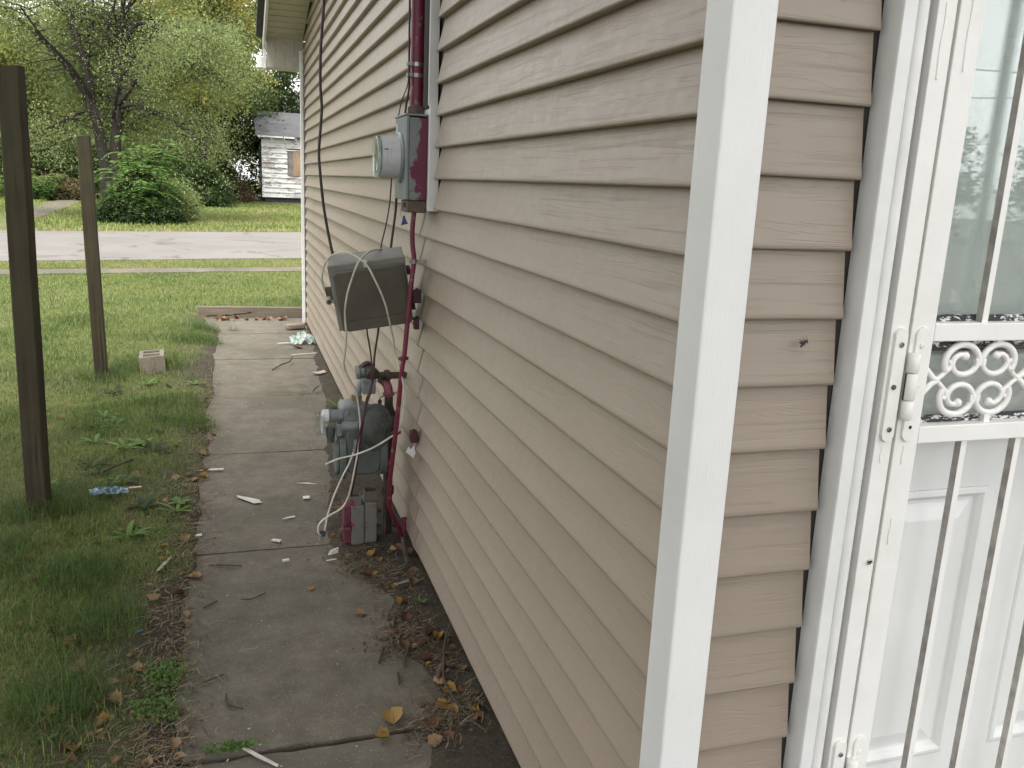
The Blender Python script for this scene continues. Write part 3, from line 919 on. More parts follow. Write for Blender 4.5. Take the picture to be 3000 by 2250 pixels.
M['screwrust'] = simple("rusty_screw_head", (0.20, 0.15, 0.10), (0.12, 0.09, 0.06), 60, 0.5, 0, None, 0.5)
def hinge(zc):
    def plate(xc, w):
        pl = []
        for a in range(13):
            an = math.pi * a / 12
            pl.append((xc + w * math.cos(an), zc + 0.088 + w * math.sin(an)))
        for a in range(13):
            an = math.pi + math.pi * a / 12
            pl.append((xc + w * math.cos(an), zc - 0.088 + w * math.sin(an)))
        return MB().prism(pl[::-1], lambda u, v, t: (u, t, v), -0.0268, -0.0195)
    plate(0.3565, 0.0128).build("hinge_plate", M['gatepaint'], sec_o, bevel=0.0012)
    plate(0.4015, 0.0142).build("hinge_plate", M['gatepaint'], sec_o, bevel=0.0012)
    for a, b in ((-0.060, -0.026), (-0.0245, 0.0225), (0.024, 0.058)):
        MB().lathe([(a, 0.001), (a, 0.009), (a + 0.002, 0.0108), (b - 0.002, 0.0108), (b, 0.009), (b, 0.001)], (0.3845, -0.030, zc), (0, 0, 1), 16).build("hinge_knuckle", M['gatepaint'], sec_o, smooth=True, angle=50)
    MB().box((0.3735, -0.031, zc - 0.024), (0.3775, -0.0275, zc + 0.022)).build("hinge_gap", M['dark'], sec_o)
    for x, dz, m in ((0.357, 0.072, 'screw'), (0.353, -0.002, 'screwrust'), (0.357, -0.078, 'screw'), (0.400, 0.070, 'gatepaint'), (0.402, -0.002, 'gatepaint')):
        MB().lathe([(0, 0.0048), (0.0022, 0.0046), (0.003, 0.0036), (0.003, 0.0020), (0.0018, 0.0018), (0.0018, 0.0001)], (x, -0.0266, zc + dz), (0, -1, 0), 14).build("screw", M[m], sec_o, smooth=True, angle=30)
    MB().lathe([(0, 0.0036), (0.0006, 0.0034), (0.0006, 0.0001)], (0.402, -0.0266, zc - 0.076), (0, -1, 0), 12).build("screw_hole", M['dark'], sec_o)
hinge(1.338); hinge(0.541)
# runs of dried paint on the stile and jamb
for x, z0, ln_ in ((0.352, 1.955, 0.115), (0.400, 1.975, 0.120), (0.353, 1.228, 0.03), (0.398, 1.228, 0.035), (0.3955, 1.09, 0.05)):
    MB().tube([(x + 0.001 * math.sin(i * 1.3), -0.0203 if x < 0.37 else -0.0223, z0 - ln_ * i / 6) for i in range(7)], [0.0012, 0.0014, 0.0012, 0.0015, 0.0013, 0.0018, 0.0022], 6).build("paint_run", M['gatepaint2'], sec_o, smooth=True)

# flies
def fly(p, nrm_, sc, ang, label):
    mb = MB()
    mb.lathe([(-0.0055, 0.0003), (-0.004, 0.0014), (-0.001, 0.0019), (0.001, 0.0018), (0.0025, 0.0022), (0.004, 0.0019), (0.0048, 0.0012), (0.0052, 0.0018), (0.0064, 0.0014), (0.007, 0.0002)], (0, 0, 0.002), (1, 0, 0), 10)
    for s in (-1, 1):
        for j, x in enumerate((-0.001, 0.0015, 0.0038)):
            mb.tube([(x, 0, 0.0015), (x + (j - 1) * 0.002, s * 0.004, 0.003), (x + (j - 1) * 0.0035, s * 0.0065, 0.0)], 0.0003, 4)
        mb.add([(0.002, s * 0.0008, 0.0042), (-0.007, s * 0.0012, 0.0038), (-0.0075, s * 0.0042, 0.0034), (-0.002, s * 0.0036, 0.004)], [(0, 1, 2, 3)])
    o = mb.build("house_fly", M['black'])
    q = Vector(nrm_).to_track_quat('Z', 'Y').to_matrix().to_4x4()
    o.matrix_world = Matrix.Translation(p) @ q @ Matrix.Rotation(ang, 4, 'Z') @ Matrix.Scale(sc, 4)
    tag(o, label, "fly")
fly((0.177, -0.001, 1.412), (0, -1, 0), 1.25, R(20), "dark fly resting on the taupe siding between corner post and door")
fly((0.362, -0.021, 1.008), (0, -1, 0), 0.85, R(15), "small dark fly on the white door jamb below the hinge")
# ------------------------------------------------------------------ electric service
em = empty("electric_meter", (-0.045, 2.27, 1.55))
tag(em, "grey electric meter box with round glass meter and magenta overspray", "electric meter")
EY0, EY1, EX, EZ0, EZ1 = 2.160, 2.385, -0.088, 1.572, 1.882
MB().box((EX + 0.006, EY0, EZ0), (-0.0105, EY1, EZ1)).build("box", M['meterbox'], em, bevel=0.004)
MB().box((EX - 0.008, EY0 - 0.004, EZ0 + 0.001), (EX + 0.0055, EY1 + 0.004, EZ1 + 0.004)).build("cover", M['greycover'], em, bevel=0.004)
MB().box((EX - 0.012, EY0 - 0.005, EZ1 + 0.0045), (-0.0106, EY1 + 0.005, EZ1 + 0.012)).build("rain_lip", M['greycover'], em, bevel=0.002)
mc = (EX - 0.008, 2.2725, 1.7325)
MB().lathe([(0, 0.097), (0.006, 0.097), (0.010, 0.093), (0.012, 0.088), (0.012, 0.02)], mc, (-1, 0, 0), 40).build("meter_ring", M['greycover'], em, smooth=True, angle=30)
MB().lathe([(0.012, 0.02), (0.012, 0.080), (0.082, 0.0795), (0.082, 0.02)], mc, (-1, 0, 0), 40).build("meter_body", M['meterwhite'], em, smooth=True, angle=30)
MB().lathe([(0.0822, 0.02), (0.0822, 0.0815), (0.090, 0.083), (0.098, 0.081), (0.100, 0.076), (0.097, 0.071), (0.0975, 0.002)], mc, (-1, 0, 0), 40).build("meter_glass", M['clear'], em, smooth=True, angle=40)
MB().lathe([(0.0825, 0.070), (0.086, 0.070), (0.086, 0.001)], mc, (-1, 0, 0), 30).build("dial_face", simple("meter_dial", (0.30, 0.36, 0.33), (0.12, 0.15, 0.13), 40, 0.5), em)
# printed bar marks and panel outline on the meter body
def on_body(x, deg, w_, h_):
    mb = MB()
    r = 0.0803
    pts = []
    a0, a1 = R(deg) - h_ / r / 2, R(deg) + h_ / r / 2
    rows = []
    for i in range(5):
        a = a0 + (a1 - a0) * i / 4
        rows.append([(mc[0] - x - w_ / 2, mc[1] - r * math.cos(a), mc[2] + r * math.sin(a)), (mc[0] - x + w_ / 2, mc[1] - r * math.cos(a), mc[2] + r * math.sin(a))])
    return mb.grid(rows)
M['print'] = simple("black_print", (0.03, 0.03, 0.035), (0.05, 0.05, 0.05), 10, 0.6)
for x, dg, w_, h_ in ((0.066, 20, 0.018, 0.004), (0.046, 20, 0.0016, 0.010), (0.040, 38, 0.020, 0.0007), (0.050, 8, 0.0007, 0.026), (0.0435, -24, 0.026, 0.0007), (0.063, -5, 0.0007, 0.058), (0.036, -33, 0.0007, 0.016)):
    on_body(x, dg, w_, h_).build("printed_mark", M['print'], em)
MB().box((EX - 0.0092, 2.33, 1.80), (EX - 0.0082, 2.37, 1.865)).build("label", simple("rating_label", (0.42, 0.45, 0.47), (0.35, 0.38, 0.40), 90, 0.5), em)
MB().box((EX + 0.002, EY0 + 0.004, 1.525), (-0.012, EY1 - 0.09, EZ0 - 0.0008)).build("conduit_hub", M['rusty'], em, bevel=0.005)
MB().lathe([(0, 0.012), (0.004, 0.012), (0.004, 0.009), (0.010, 0.009), (0.010, 0.0005)], (EX + 0.002, EY0 + 0.05, 1.552), (-1, 0, 0), 14).build("hub_screw", M['rusty'], em, smooth=True, angle=30)
for z in (1.84, 1.60):
    MB().lathe([(0, 0.004), (0.002, 0.003), (0.002, 0.0002)], (EX + 0.02, EY0 - 0.0005, z), (0, -1, 0), 10).build("rivet", M['steel'], em)
MB().lathe([(0, 0.034), (0.028, 0.034), (0.034, 0.029)], (-0.038, 2.26, EZ1 + 0.0125), (0, 0, 1), 20).build("mast_hub", M['rusty'], em, smooth=True, angle=40)
keep_parent(em)
# the hanging seal tag
st = empty("seal_tag", (-0.105, 2.19, 1.49))
tag(st, "small blue seal tag hanging on wire under the electric meter", "tag")
MB().tube(smooth_path([(-0.098, 2.20, 1.555), (-0.106, 2.19, 1.535), (-0.108, 2.185, 1.515), (-0.100, 2.18, 1.500)], 4), 0.0009, 6).build("wire", M['steel'], st)
MB().tube(smooth_path([(-0.096, 2.20, 1.555), (-0.088, 2.19, 1.53), (-0.092, 2.18, 1.502)], 4), 0.0009, 6).build("wire", M['steel'], st)
MB().prism([(-0.106, 1.474), (-0.078, 1.481), (-0.083, 1.490), (-0.088, 1.500), (-0.092, 1.512), (-0.098, 1.512), (-0.101, 1.495)], lambda u, v, t: (u, t, v), 2.178, 2.184).build("seal", M['blue'], st, bevel=0.001)
keep_parent(st)
# service mast
ms = empty("service_mast", (-0.038, 2.26, 1.92))
tag(ms, "thick magenta painted conduit rising above the electric meter", "conduit")
MB().lathe([(0, 0.0255), (2.4, 0.0255)], (-0.038, 2.26, 1.925), (0, 0, 1), 24).build("pipe", M['magpipe'], ms, smooth=True, angle=40)
for z in (2.035, 2.075):
    MB().lathe([(0, 0.027), (0.014, 0.027)], (-0.038, 2.26, z), (0, 0, 1), 20).box((-0.080, 2.235, z), (-0.060, 2.262, z + 0.013)).build("strap", M['steel'], ms, smooth=True, angle=30)
keep_parent(ms)
def cable(name, pts, r, mat, label, cat="cable", n=7, kids=None):
    o = MB().tube(smooth_path(pts, n), r, 8).build(name, mat, None, smooth=True, angle=80)
    tag(o, label, cat)
    return o
cable("ground_wire", [(-0.075, 2.25, 4.0), (-0.074, 2.245, 3.0), (-0.073, 2.245, 2.2), (-0.071, 2.245, 2.04), (-0.072, 2.24, 1.99), (-0.080, 2.25, 1.93), (-0.082, 2.255, 1.897)], 0.0042, M['maroon'], "maroon wire strapped along the magenta mast above the meter", "wire")
cable("ground_wire", [(-0.074, 2.236, 2.05), (-0.079, 2.238, 2.0), (-0.096, 2.26, 1.945), (-0.103, 2.275, 1.90), (-0.106, 2.28, 1.893)], 0.0022, M['black'], "thin black wire bending into the top of the meter box", "wire")
# lower conduit
lc = empty("lower_conduit", (-0.06, 2.4, 0.05))
tag(lc, "thin magenta conduit running from meter box down to the soil", "conduit")
CP = [(-0.051, 2.200, 1.526), (-0.057, 2.200, 1.460), (-0.055, 2.200, 1.400), (-0.048, 2.200, 1.339), (-0.056, 2.200, 1.261), (-0.067, 2.200, 1.128), (-0.080, 2.200, 0.959), (-0.090, 2.200, 0.888), (-0.099, 2.220, 0.721), (-0.103, 2.250, 0.602), (-0.109, 2.300, 0.445), (-0.109, 2.360, 0.306), (-0.098, 2.400, 0.218), (-0.060, 2.460, 0.124), (-0.031, 2.500, 0.06), (-0.02, 2.515, -0.02)]
MB().tube(smooth_path(CP, 6), 0.0100, 12).build("pipe", M['magpipe'], lc, smooth=True, angle=80)
for z, x in ((1.325, -0.049), (0.93, -0.086), (0.60, -0.103)):
    y = 2.20 if z > 0.7 else 2.25
    mb = MB().lathe([(0, 0.0125), (0.016, 0.0125)], (x, y, z), (0, 0, 1), 14)
    mb.box((x + 0.006, y + 0.004, z + 0.001), (0.004 if z > 1 else x + 0.024, y + 0.009, z + 0.015)).box((x - 0.018, y - 0.004, z + 0.002), (x - 0.008, y + 0.003, z + 0.014))
    mb.build("strap", M['steel'] if z > 1 else M['magpipe'], lc, smooth=True, angle=30)
MB().lathe([(0, 0.010), (0.055, 0.010), (0.055, 0.013), (0.065, 0.013)], (-0.015, 2.49, 0.06), (0, 0, 1), 12).build("stub_pipe", M['magpipe'], lc, smooth=True, angle=40)
keep_parent(lc)
# small maroon splice blocks on the wall behind the conduit
for (x0, y0, z0, sx, sy, sz, lab) in ((-0.034, 2.27, 1.155, 0.034, 0.03, 0.055, "maroon terminal block on siding behind the magenta conduit, the upper one"), (-0.022, 2.30, 1.04, 0.022, 0.03, 0.05, "maroon bracket on siding low behind the grey telephone box"), (-0.030, 2.28, 0.55, 0.030, 0.04, 0.05, "maroon clamp block on siding beside the gas meter")):
    t = empty("wall_block", (x0 + sx / 2, y0 + sy / 2, z0))
    tag(t, lab, "bracket")
    MB().box((x0, y0, z0), (x0 + sx, y0 + sy, z0 + sz)).build("base", M['maroon'], t, bevel=0.003)
    MB().lathe([(0, 0.006), (0.006, 0.006), (0.006, 0.001)], (x0 + sx * 0.5, y0 + sy * 0.5, z0 + sz), (0, 0, 1), 8).build("terminal", M['maroon'], t)
    MB().lathe([(0, 0.005), (0.004, 0.005), (0.004, 0.001)], (x0, y0 + sy * 0.5, z0 + sz * 0.5), (-1, 0, 0), 8).build("screw", M['maroon'], t)
    keep_parent(t)

# ------------------------------------------------------------------ telephone box (tilted)
nid = empty("telephone_box", (-0.20, 2.42, 1.19))
tag(nid, "tilted grey plastic telephone box hanging off the siding", "utility box")
NW, NH, ND = 0.302, 0.288, 0.10
def npart(mb, name, mat, bevel=0.003, smooth=False): return mb.build(name, mat, nid, bevel=bevel, smooth=smooth)
hw, hh = NW / 2, NH / 2
npart(MB().box((-hw, 0.0, -hh), (hw, ND, hh)), "case", M['nidrim'], 0.006)
npart(MB().box((-hw - 0.004, -0.018, -hh - 0.003), (hw + 0.004, -0.0005, hh + 0.004)), "lid_rim", M['nidrim'], 0.006)
npart(MB().prism([(-hw + 0.014, -hh + 0.002), (hw - 0.004, -hh + 0.002), (hw - 0.004, hh - 0.030), (hw - 0.012, hh - 0.022), (-hw + 0.024, hh - 0.022), (-hw + 0.014, hh - 0.034)], lambda u, v, t: (u, t, v), -0.040, -0.0185), "lid", M['nid'], 0.006)
npart(MB().box((-hw + 0.034, -0.0435, -hh + 0.052), (hw - 0.018, -0.0405, hh - 0.044)), "lid_face", M['nid'], 0.002)
npart(MB().box((-hw + 0.036, -0.046, -hh + 0.003), (hw - 0.006, -0.0405, -hh + 0.047)), "lower_lip", M['nid'], 0.002)
npart(MB().box((-0.012, -0.030, hh - 0.020), (0.004, -0.0182, hh + 0.006)), "catch", M['smoothtrim'], 0.001)
npart(MB().lathe([(0, 0.012), (0.036, 0.012), (0.036, 0.008), (0.034, 0.0075), (0.006, 0.0075), (0.006, 0.0005)], (-hw - 0.020, -0.002, 0.0), (0, -1, 0), 16), "lock_barrel", M['nidrim'], 0, True)
npart(MB().box((-hw - 0.030, 0.0, -0.010), (-hw - 0.003, 0.012, 0.048)), "lock_ear", M['rusty'], 0.003)
for z in (0.07, -0.02, -0.09):
    npart(MB().box((hw + 0.0045, 0.0, z - 0.016), (hw + 0.020, 0.03, z + 0.016)), "hinge_lug", M['maroon'], 0.003)
nid.matrix_world = Matrix.Translation((-0.200, 2.315, 1.193)) @ Matrix.Rotation(R(-8), 4, 'Z') @ Matrix.Rotation(R(-9.5), 4, 'Y') @ Matrix.Rotation(R(17), 4, 'X')

coaxA = [(-0.140, 2.360, 1.361), (-0.172, 2.330, 1.367), (-0.212, 2.280, 1.363), (-0.242, 2.250, 1.345), (-0.272, 2.200, 1.317), (-0.293, 2.205, 1.258), (-0.308, 2.215, 1.202), (-0.315, 2.235, 1.137), (-0.313, 2.250, 1.088), (-0.306, 2.270, 1.017), (-0.307, 2.330, 0.917), (-0.307, 2.350, 0.893), (-0.287, 2.380, 0.831), (-0.252, 2.400, 0.764), (-0.239, 2.400, 0.696), (-0.230, 2.400, 0.593), (-0.238, 2.400, 0.500), (-0.254, 2.400, 0.408), (-0.268, 2.400, 0.332), (-0.284, 2.400, 0.274), (-0.312, 2.400, 0.228), (-0.367, 2.400, 0.197), (-0.406, 2.400, 0.164), (-0.412, 2.400, 0.128), (-0.400, 2.410, 0.105), (-0.382, 2.420, 0.124), (-0.367, 2.430, 0.191), (-0.341, 2.440, 0.269), (-0.301, 2.450, 0.358), (-0.266, 2.460, 0.424), (-0.239, 2.500, 0.481)]
coaxB = [(-0.342, 2.380, 1.139), (-0.372, 2.380, 1.176), (-0.392, 2.370, 1.231), (-0.390, 2.360, 1.276), (-0.371, 2.350, 1.324), (-0.347, 2.330, 1.344), (-0.319, 2.290, 1.356), (-0.287, 2.260, 1.351), (-0.256, 2.220, 1.335), (-0.231, 2.190, 1.309), (-0.207, 2.180, 1.262), (-0.179, 2.190, 1.206), (-0.156, 2.205, 1.148), (-0.135, 2.225, 1.071), (-0.118, 2.240, 1.004), (-0.111, 2.250, 0.958), (-0.092, 2.200, 0.875), (-0.080, 2.185, 0.79), (-0.082, 2.200, 0.700), (-0.092, 2.240, 0.622), (-0.123, 2.300, 0.571), (-0.187, 2.330, 0.522), (-0.262, 2.350, 0.488), (-0.326, 2.370, 0.468), (-0.382, 2.380, 0.442)]
cable("coaxial_cable", coaxA, 0.0041, M['coax'], "dirty white cable looping down to a black grommet near the path")
cable("coaxial_cable", coaxB, 0.0041, M['coax'], "dirty white cable over the telephone box, its cut end before the gas meter")
gm_ = MB()
gm_.lathe([(-0.004, 0.0045), (-0.006, 0.010), (-0.003, 0.0145), (0.003, 0.0145), (0.006, 0.010), (0.004, 0.0045)], (-0.3935, 2.414, 0.112), (-0.5, -0.8, 0.3), 18)
tag(gm_.build("cable_grommet", M['black'], None, smooth=True, angle=60), "black rubber grommet on the white cable loop near the ground", "grommet")
cable("service_drop", [(-0.362,2.500,3.62),(-0.365,2.500,2.974),(-0.372,2.500,2.425),(-0.367,2.500,2.324),(-0.380,2.500,2.151),(-0.383,2.500,2.011),(-0.378,2.500,1.922),(-0.382,2.500,1.850),(-0.390,2.500,1.740),(-0.383,2.500,1.630),(-0.371,2.500,1.519),(-0.352,2.495,1.405),(-0.331,2.470,1.295)], 0.0058, M['black'], "long black cable hanging from the eave into the telephone box")
cable("drop_wire", [(-0.095, 2.400, 1.70), (-0.107, 2.400, 1.655), (-0.109, 2.420, 1.572), (-0.117, 2.420, 1.509), (-0.129, 2.420, 1.445), (-0.143, 2.420, 1.385), (-0.149, 2.420, 1.335)], 0.0030, M['black'], "thin black wire between electric meter and telephone box")
cable("drop_wire", [(-0.080, 2.395, 1.66), (-0.085, 2.400, 1.606), (-0.085, 2.420, 1.531), (-0.092, 2.420, 1.467), (-0.100, 2.420, 1.403), (-0.106, 2.420, 1.34)], 0.0052, M['maroon'], "maroon cable between electric meter and telephone box")
cable("jumper_cable", [(-0.205, 2.400, 1.04), (-0.203, 2.400, 1.010), (-0.189, 2.385, 0.917), (-0.187, 2.370, 0.842), (-0.189, 2.365, 0.769), (-0.203, 2.370, 0.718), (-0.244, 2.390, 0.529), (-0.253, 2.470, 0.348), (-0.262, 2.505, 0.245)], 0.0036, M['maroon'], "brown cable hanging from the telephone box behind the white loop")
cable("jumper_cable", [(-0.154, 2.410, 1.04), (-0.156, 2.410, 1.008), (-0.173, 2.390, 0.915), (-0.180, 2.375, 0.823), (-0.196, 2.375, 0.755), (-0.209, 2.380, 0.710), (-0.237, 2.400, 0.491), (-0.247, 2.430, 0.380), (-0.258, 2.500, 0.245)], 0.0048, M['maroon'], "thick maroon cable from telephone box down to the ground box")

# ------------------------------------------------------------------ gas meter (faces away from the wall, towards -x)
gas = empty("gas_meter", (-0.2, 2.6, 0.0))
tag(gas, "grey gas meter with rusty pipes standing beside the siding", "gas meter")
GY = 2.60
def G(a, b): return (-0.215 + (a - 450) * 0.000582, 0.661 - (b - 390) * 0.000609)   # drawing units to x,z
def gpart(mb, name, mat, bevel=0.0, smooth=True): return mb.build(name, M[mat], gas, smooth=smooth, bevel=bevel, angle=40)
def gpoly(pts): return [G(*p) for p in pts]
# lower case between two flanged pans
body = [(345, 560), (620, 560), (640, 640), (640, 800), (600, 905), (560, 925), (400, 925), (350, 890), (335, 800), (335, 620)]
gpart(MB().prism(gpoly(body), lambda u, v, t: (u, t, v), GY - 0.085, GY + 0.10), "case", 'gasbody', 0.012)
def pan(u0, u1, zt, zb, y0, y1, name):
    x0 = G(u0, 0)[0]; x1 = G(u1, 0)[0]; z1 = G(0, zt)[1]; z0 = G(0, zb)[1]
    ym = (y0 + y1) / 2; hy = (y1 - y0) / 2
    pl = []
    for a in range(24):
        an = 2 * math.pi * a / 24
        c, s = math.cos(an), math.sin(an)
        pl.append((ym + hy * math.copysign(abs(c) ** 0.55, c), (z0 + z1) / 2 + (z1 - z0) / 2 * math.copysign(abs(s) ** 0.55, s)))
    gpart(MB().prism(pl, lambda u, v, t: (t, u, v), x0, x1), name, 'gasbody', 0.004)
    for a in range(0, 24, 3):
        u, v = pl[a]
        gpart(MB().lathe([(0, 0.005), (0.005, 0.005), (0.005, 0.0005)], (x0, ym + (u - ym) * 0.94, (z0 + z1) / 2 + (v - (z0 + z1) / 2) * 0.95), (-1, 0, 0), 6), "bolt", 'gasbody')
pan(296, 345, 615, 968, GY - 0.105, GY + 0.115, "front_pan")
pan(272, 296, 650, 935, GY - 0.085, GY + 0.095, "front_cover")
pan(604, 664, 585, 945, GY - 0.105, GY + 0.115, "rear_pan")
# top casting with index
top = [(305, 418), (330, 400), (420, 398), (480, 405), (560, 440), (620, 500), (620, 575), (330, 575), (310, 520)]
gpart(MB().prism(gpoly(top), lambda u, v, t: (u, t, v), GY - 0.06, GY + 0.08), "top_casting", 'gaslight', 0.012)
for a, b, c, d in ((395, 400, 440, 430), (345, 430, 375, 470)):
    x0, z1 = G(a, b); x1, z0 = G(c, d)
    gpart(MB().box((x0, GY - 0.068, z0), (x1, GY - 0.055, z1)), "casting_boss", 'gaslight', 0.003)
xh, zh = G(312, 543)
gpart(MB().lathe([(0, 0.012), (0.0, 0.023), (0.006, 0.0235), (0.08, 0.0225), (0.085, 0.012)], (xh, GY - 0.075, zh), (1, 0, 0), 20), "gallery_tube", 'gaslight')
x0, z1 = G(275, 525); x1, z0 = G(318, 615)
gpart(MB().box((x0, GY - 0.08, z0), (x1, GY - 0.03, z1)), "index_bracket", 'gaslight', 0.004)
xi, zi = G(320, 475)
gpart(MB().lathe([(0, 0.02), (0.0, 0.027), (0.052, 0.027), (0.054, 0.030), (0.060, 0.030), (0.060, 0.005)], (xi, GY - 0.045, zi), (-1, 0, 0), 22), "index_housing", 'gaslight')
gpart(MB().lathe([(0.0605, 0.005), (0.0605, 0.031), (0.085, 0.030), (0.088, 0.024), (0.088, 0.003)], (xi, GY - 0.045, zi), (-1, 0, 0), 22), "index_ring", 'meterwhite')
x0, z1 = G(115, 450); x1, z0 = G(180, 605)
gpart(MB().box((x0, GY - 0.080, z0), (x1 + 0.004, GY - 0.010, z1)), "index_window", 'clear', 0.004, False)
gpart(MB().box((x1 - 0.010, GY - 0.074, z0 + 0.006), (x1 - 0.002, GY - 0.016, z1 - 0.006)), "index_card", 'meterwhite', 0.001, False)
xi, zi = G(232, 560)
gpart(MB().lathe([(0, 0.020), (0.045, 0.020), (0.050, 0.016), (0.070, 0.015), (0.072, 0.002)], (xi, GY - 0.045, zi), (0, 0, -1), 16), "index_drum", 'gasdark')
# regulator disc facing the path end
xr, zr = G(555, 545)
disc = MB()
disc.lathe([(0.0, 0.02), (0.0, 0.092), (0.010, 0.094), (0.0115, 0.092), (0.0115, 0.078), (0.018, 0.072), (0.027, 0.050), (0.030, 0.022), (0.036, 0.018), (0.038, 0.002)], (xr, GY - 0.10, zr), (0, -1, 0), 32)
for v_i in range(len(disc.v)):
    x, y, z = disc.v[v_i]
    disc.v[v_i] = (xr + (x - xr) * 0.80 - (z - zr) * 0.10, y, zr + (z - zr) * 1.16 + (x - xr) * 0.25)
gpart(disc, "regulator_disc", 'gasdark')
for a in range(8):
    an = 2 * math.pi * a / 8 + 0.3
    gpart(MB().lathe([(0, 0.0055), (0.006, 0.0055), (0.006, 0.0005)], (xr + 0.068 * math.cos(an), GY - 0.111, zr + 0.098 * math.sin(an) + 0.017 * math.cos(an)), (0, -1, 0), 6), "bolt", 'gasdark')
xa, za = G(600, 545); xb, zb_ = G(700, 520)
gpart(MB().tube([(xa, GY - 0.115, za), ((xa + xb) / 2, GY - 0.10, (za + zb_) / 2), (xb, GY - 0.06, zb_)], [0.034, 0.028, 0.026], 16), "regulator_arm", 'gasdark')
xa, za = G(418, 640)
gpart(MB().lathe([(0, 0.008), (0.0, 0.014), (0.045, 0.014), (0.047, 0.020), (0.062, 0.020), (0.064, 0.010)], (xa, GY - 0.115, za + 0.004), (0, 0, -1), 14), "vent_spout", 'gaslight')
# inlet pipework above
def gp(path_, r, name, mat, n=14): return gpart(MB().tube(path_, r, n), name, mat)
def GP(a, b, dy=0.0):
    x, z = G(a, b); return (x, GY + dy, z)
gp(smooth_path([GP(440, 420), GP(445, 350), GP(455, 300, 0.01), GP(485, 265, 0.02), GP(520, 255, 0.02)], 5), 0.017, "inlet_elbow", 'gaslight')
gpart(MB().lathe([(0, 0.01), (0, 0.026), (0.022, 0.026), (0.022, 0.01)], (G(440, 0)[0], GY, G(0, 380)[1]), (0, 0, 1), 6), "brass_union", 'brass')
gpart(MB().lathe([(0, 0.01), (0.0, 0.030), (0.006, 0.033), (0.016, 0.033), (0.022, 0.027), (0.060, 0.026), (0.066, 0.02), (0.066, 0.005)], (G(440, 0)[0] + 0.0, GY + 0.03, G(0, 180)[1]), (1, 0.0, 0.12), 22), "regulator_bonnet", 'gaslight')
gpart(MB().box((G(478, 0)[0], GY - 0.03, G(0, 328)[1]), (G(582, 0)[0], GY + 0.05, G(0, 215)[1])), "regulator_body", 'gaslight', 0.006)
gpart(MB().box((G(474, 0)[0], GY - 0.036, G(0, 240)[1]), (G(586, 0)[0], GY + 0.056, G(0, 212)[1])), "regulator_flange", 'gaslight', 0.003)
gpart(MB().lathe([(0, 0.034), (0.010, 0.036), (0.022, 0.034), (0.022, 0.024), (0.060, 0.024), (0.060, 0.030), (0.075, 0.031), (0.078, 0.026), (0.078, 0.004)], (G(520, 0)[0], GY + 0.045, G(0, 150)[1]), (0.35, -1, -0.30), 20), "pipe_tee", 'ironpipe')
gpart(MB().box((G(592, 0)[0], GY - 0.055, G(0, 232)[1]), (G(622, 0)[0], GY - 0.028, G(0, 200)[1])), "square_plug", 'ironpipe', 0.002)
gpart(MB().lathe([(0, 0.018), (0.03, 0.018), (0.03, 0.026), (0.038, 0.027), (0.052, 0.027), (0.054, 0.020), (0.064, 0.016), (0.13, 0.0155)], (G(610, 0)[0], GY + 0.015, G(0, 205)[1]), (1, 0.06, 0.0), 18), "wall_pipe", 'ironpipe')
gp(smooth_path([GP(640, 235, 0.03), GP(672, 262, 0.02), GP(688, 300, 0.01), GP(690, 360, 0.0)], 5), 0.021, "pink_elbow", 'pinkpipe')
gpart(MB().lathe([(0, 0.026), (0.012, 0.027), (0.014, 0.02)], GP(690, 352), (0, 0, 1), 18), "elbow_collar", 'pinkpipe')
xr_, _ = G(692, 0)
gpart(MB().lathe([(0.0, 0.021), (0.20, 0.021), (0.21, 0.029), (0.245, 0.029), (0.25, 0.022), (0.37, 0.022), (0.37, 0.030), (0.42, 0.031), (0.42, 0.024), (0.455, 0.024), (0.46, 0.033), (0.50, 0.034), (0.505, 0.026), (0.57, 0.025), (0.575, 0.031), (0.61, 0.031), (0.615, 0.026), (0.64, 0.020), (0.685, 0.019)], (xr_, GY, 0.0), (0, 0, 1), 18), "riser_pipe", 'ironpipe')
gp([GP(655, 1440, -0.06), GP(655, 1300, -0.06), GP(662, 930, -0.05)], 0.008, "support_rod", 'ironpipe')
gpart(MB().lathe([(0, 0.018), (0.02, 0.018), (0.022, 0.013), (0.040, 0.012), (0.040, 0.002)], GP(690, 855, -0.018), (-0.3, -1, 0), 14), "service_valve", 'pinkpipe')
gpart(MB().tube([GP(650, 815, -0.05), GP(640, 830, -0.055), GP(645, 850, -0.055), GP(665, 855, -0.05)], 0.0025, 6), "valve_ring", 'ironpipe')
gpart(MB().tube(smooth_path([GP(770, 250, -0.05), GP(740, 300, -0.06), GP(690, 325, -0.06), GP(640, 330, -0.06), GP(612, 345, -0.05), GP(600, 375, -0.05)], 4), 0.0018, 6), "seal_wire", 'ironpipe')
gpart(MB().prism(gpoly([(590, 370), (612, 355), (625, 372), (618, 395), (598, 400)]), lambda u, v, t: (u, t, v), GY - 0.054, GY - 0.050), "paper_tag", 'maroon')
keep_parent(gas)
# torn vinyl scrap pinned by the clamp
tag(MB().prism([(-0.048, 0.505), (-0.035, 0.53), (-0.026, 0.515), (-0.012, 0.535), (-0.006, 0.50), (-0.015, 0.475), (-0.03, 0.49)], lambda u, v, t: (u, t, v), 2.300, 2.303).build("torn_label", M['smoothtrim']), "torn white label hanging on the siding beside the gas meter", "label")

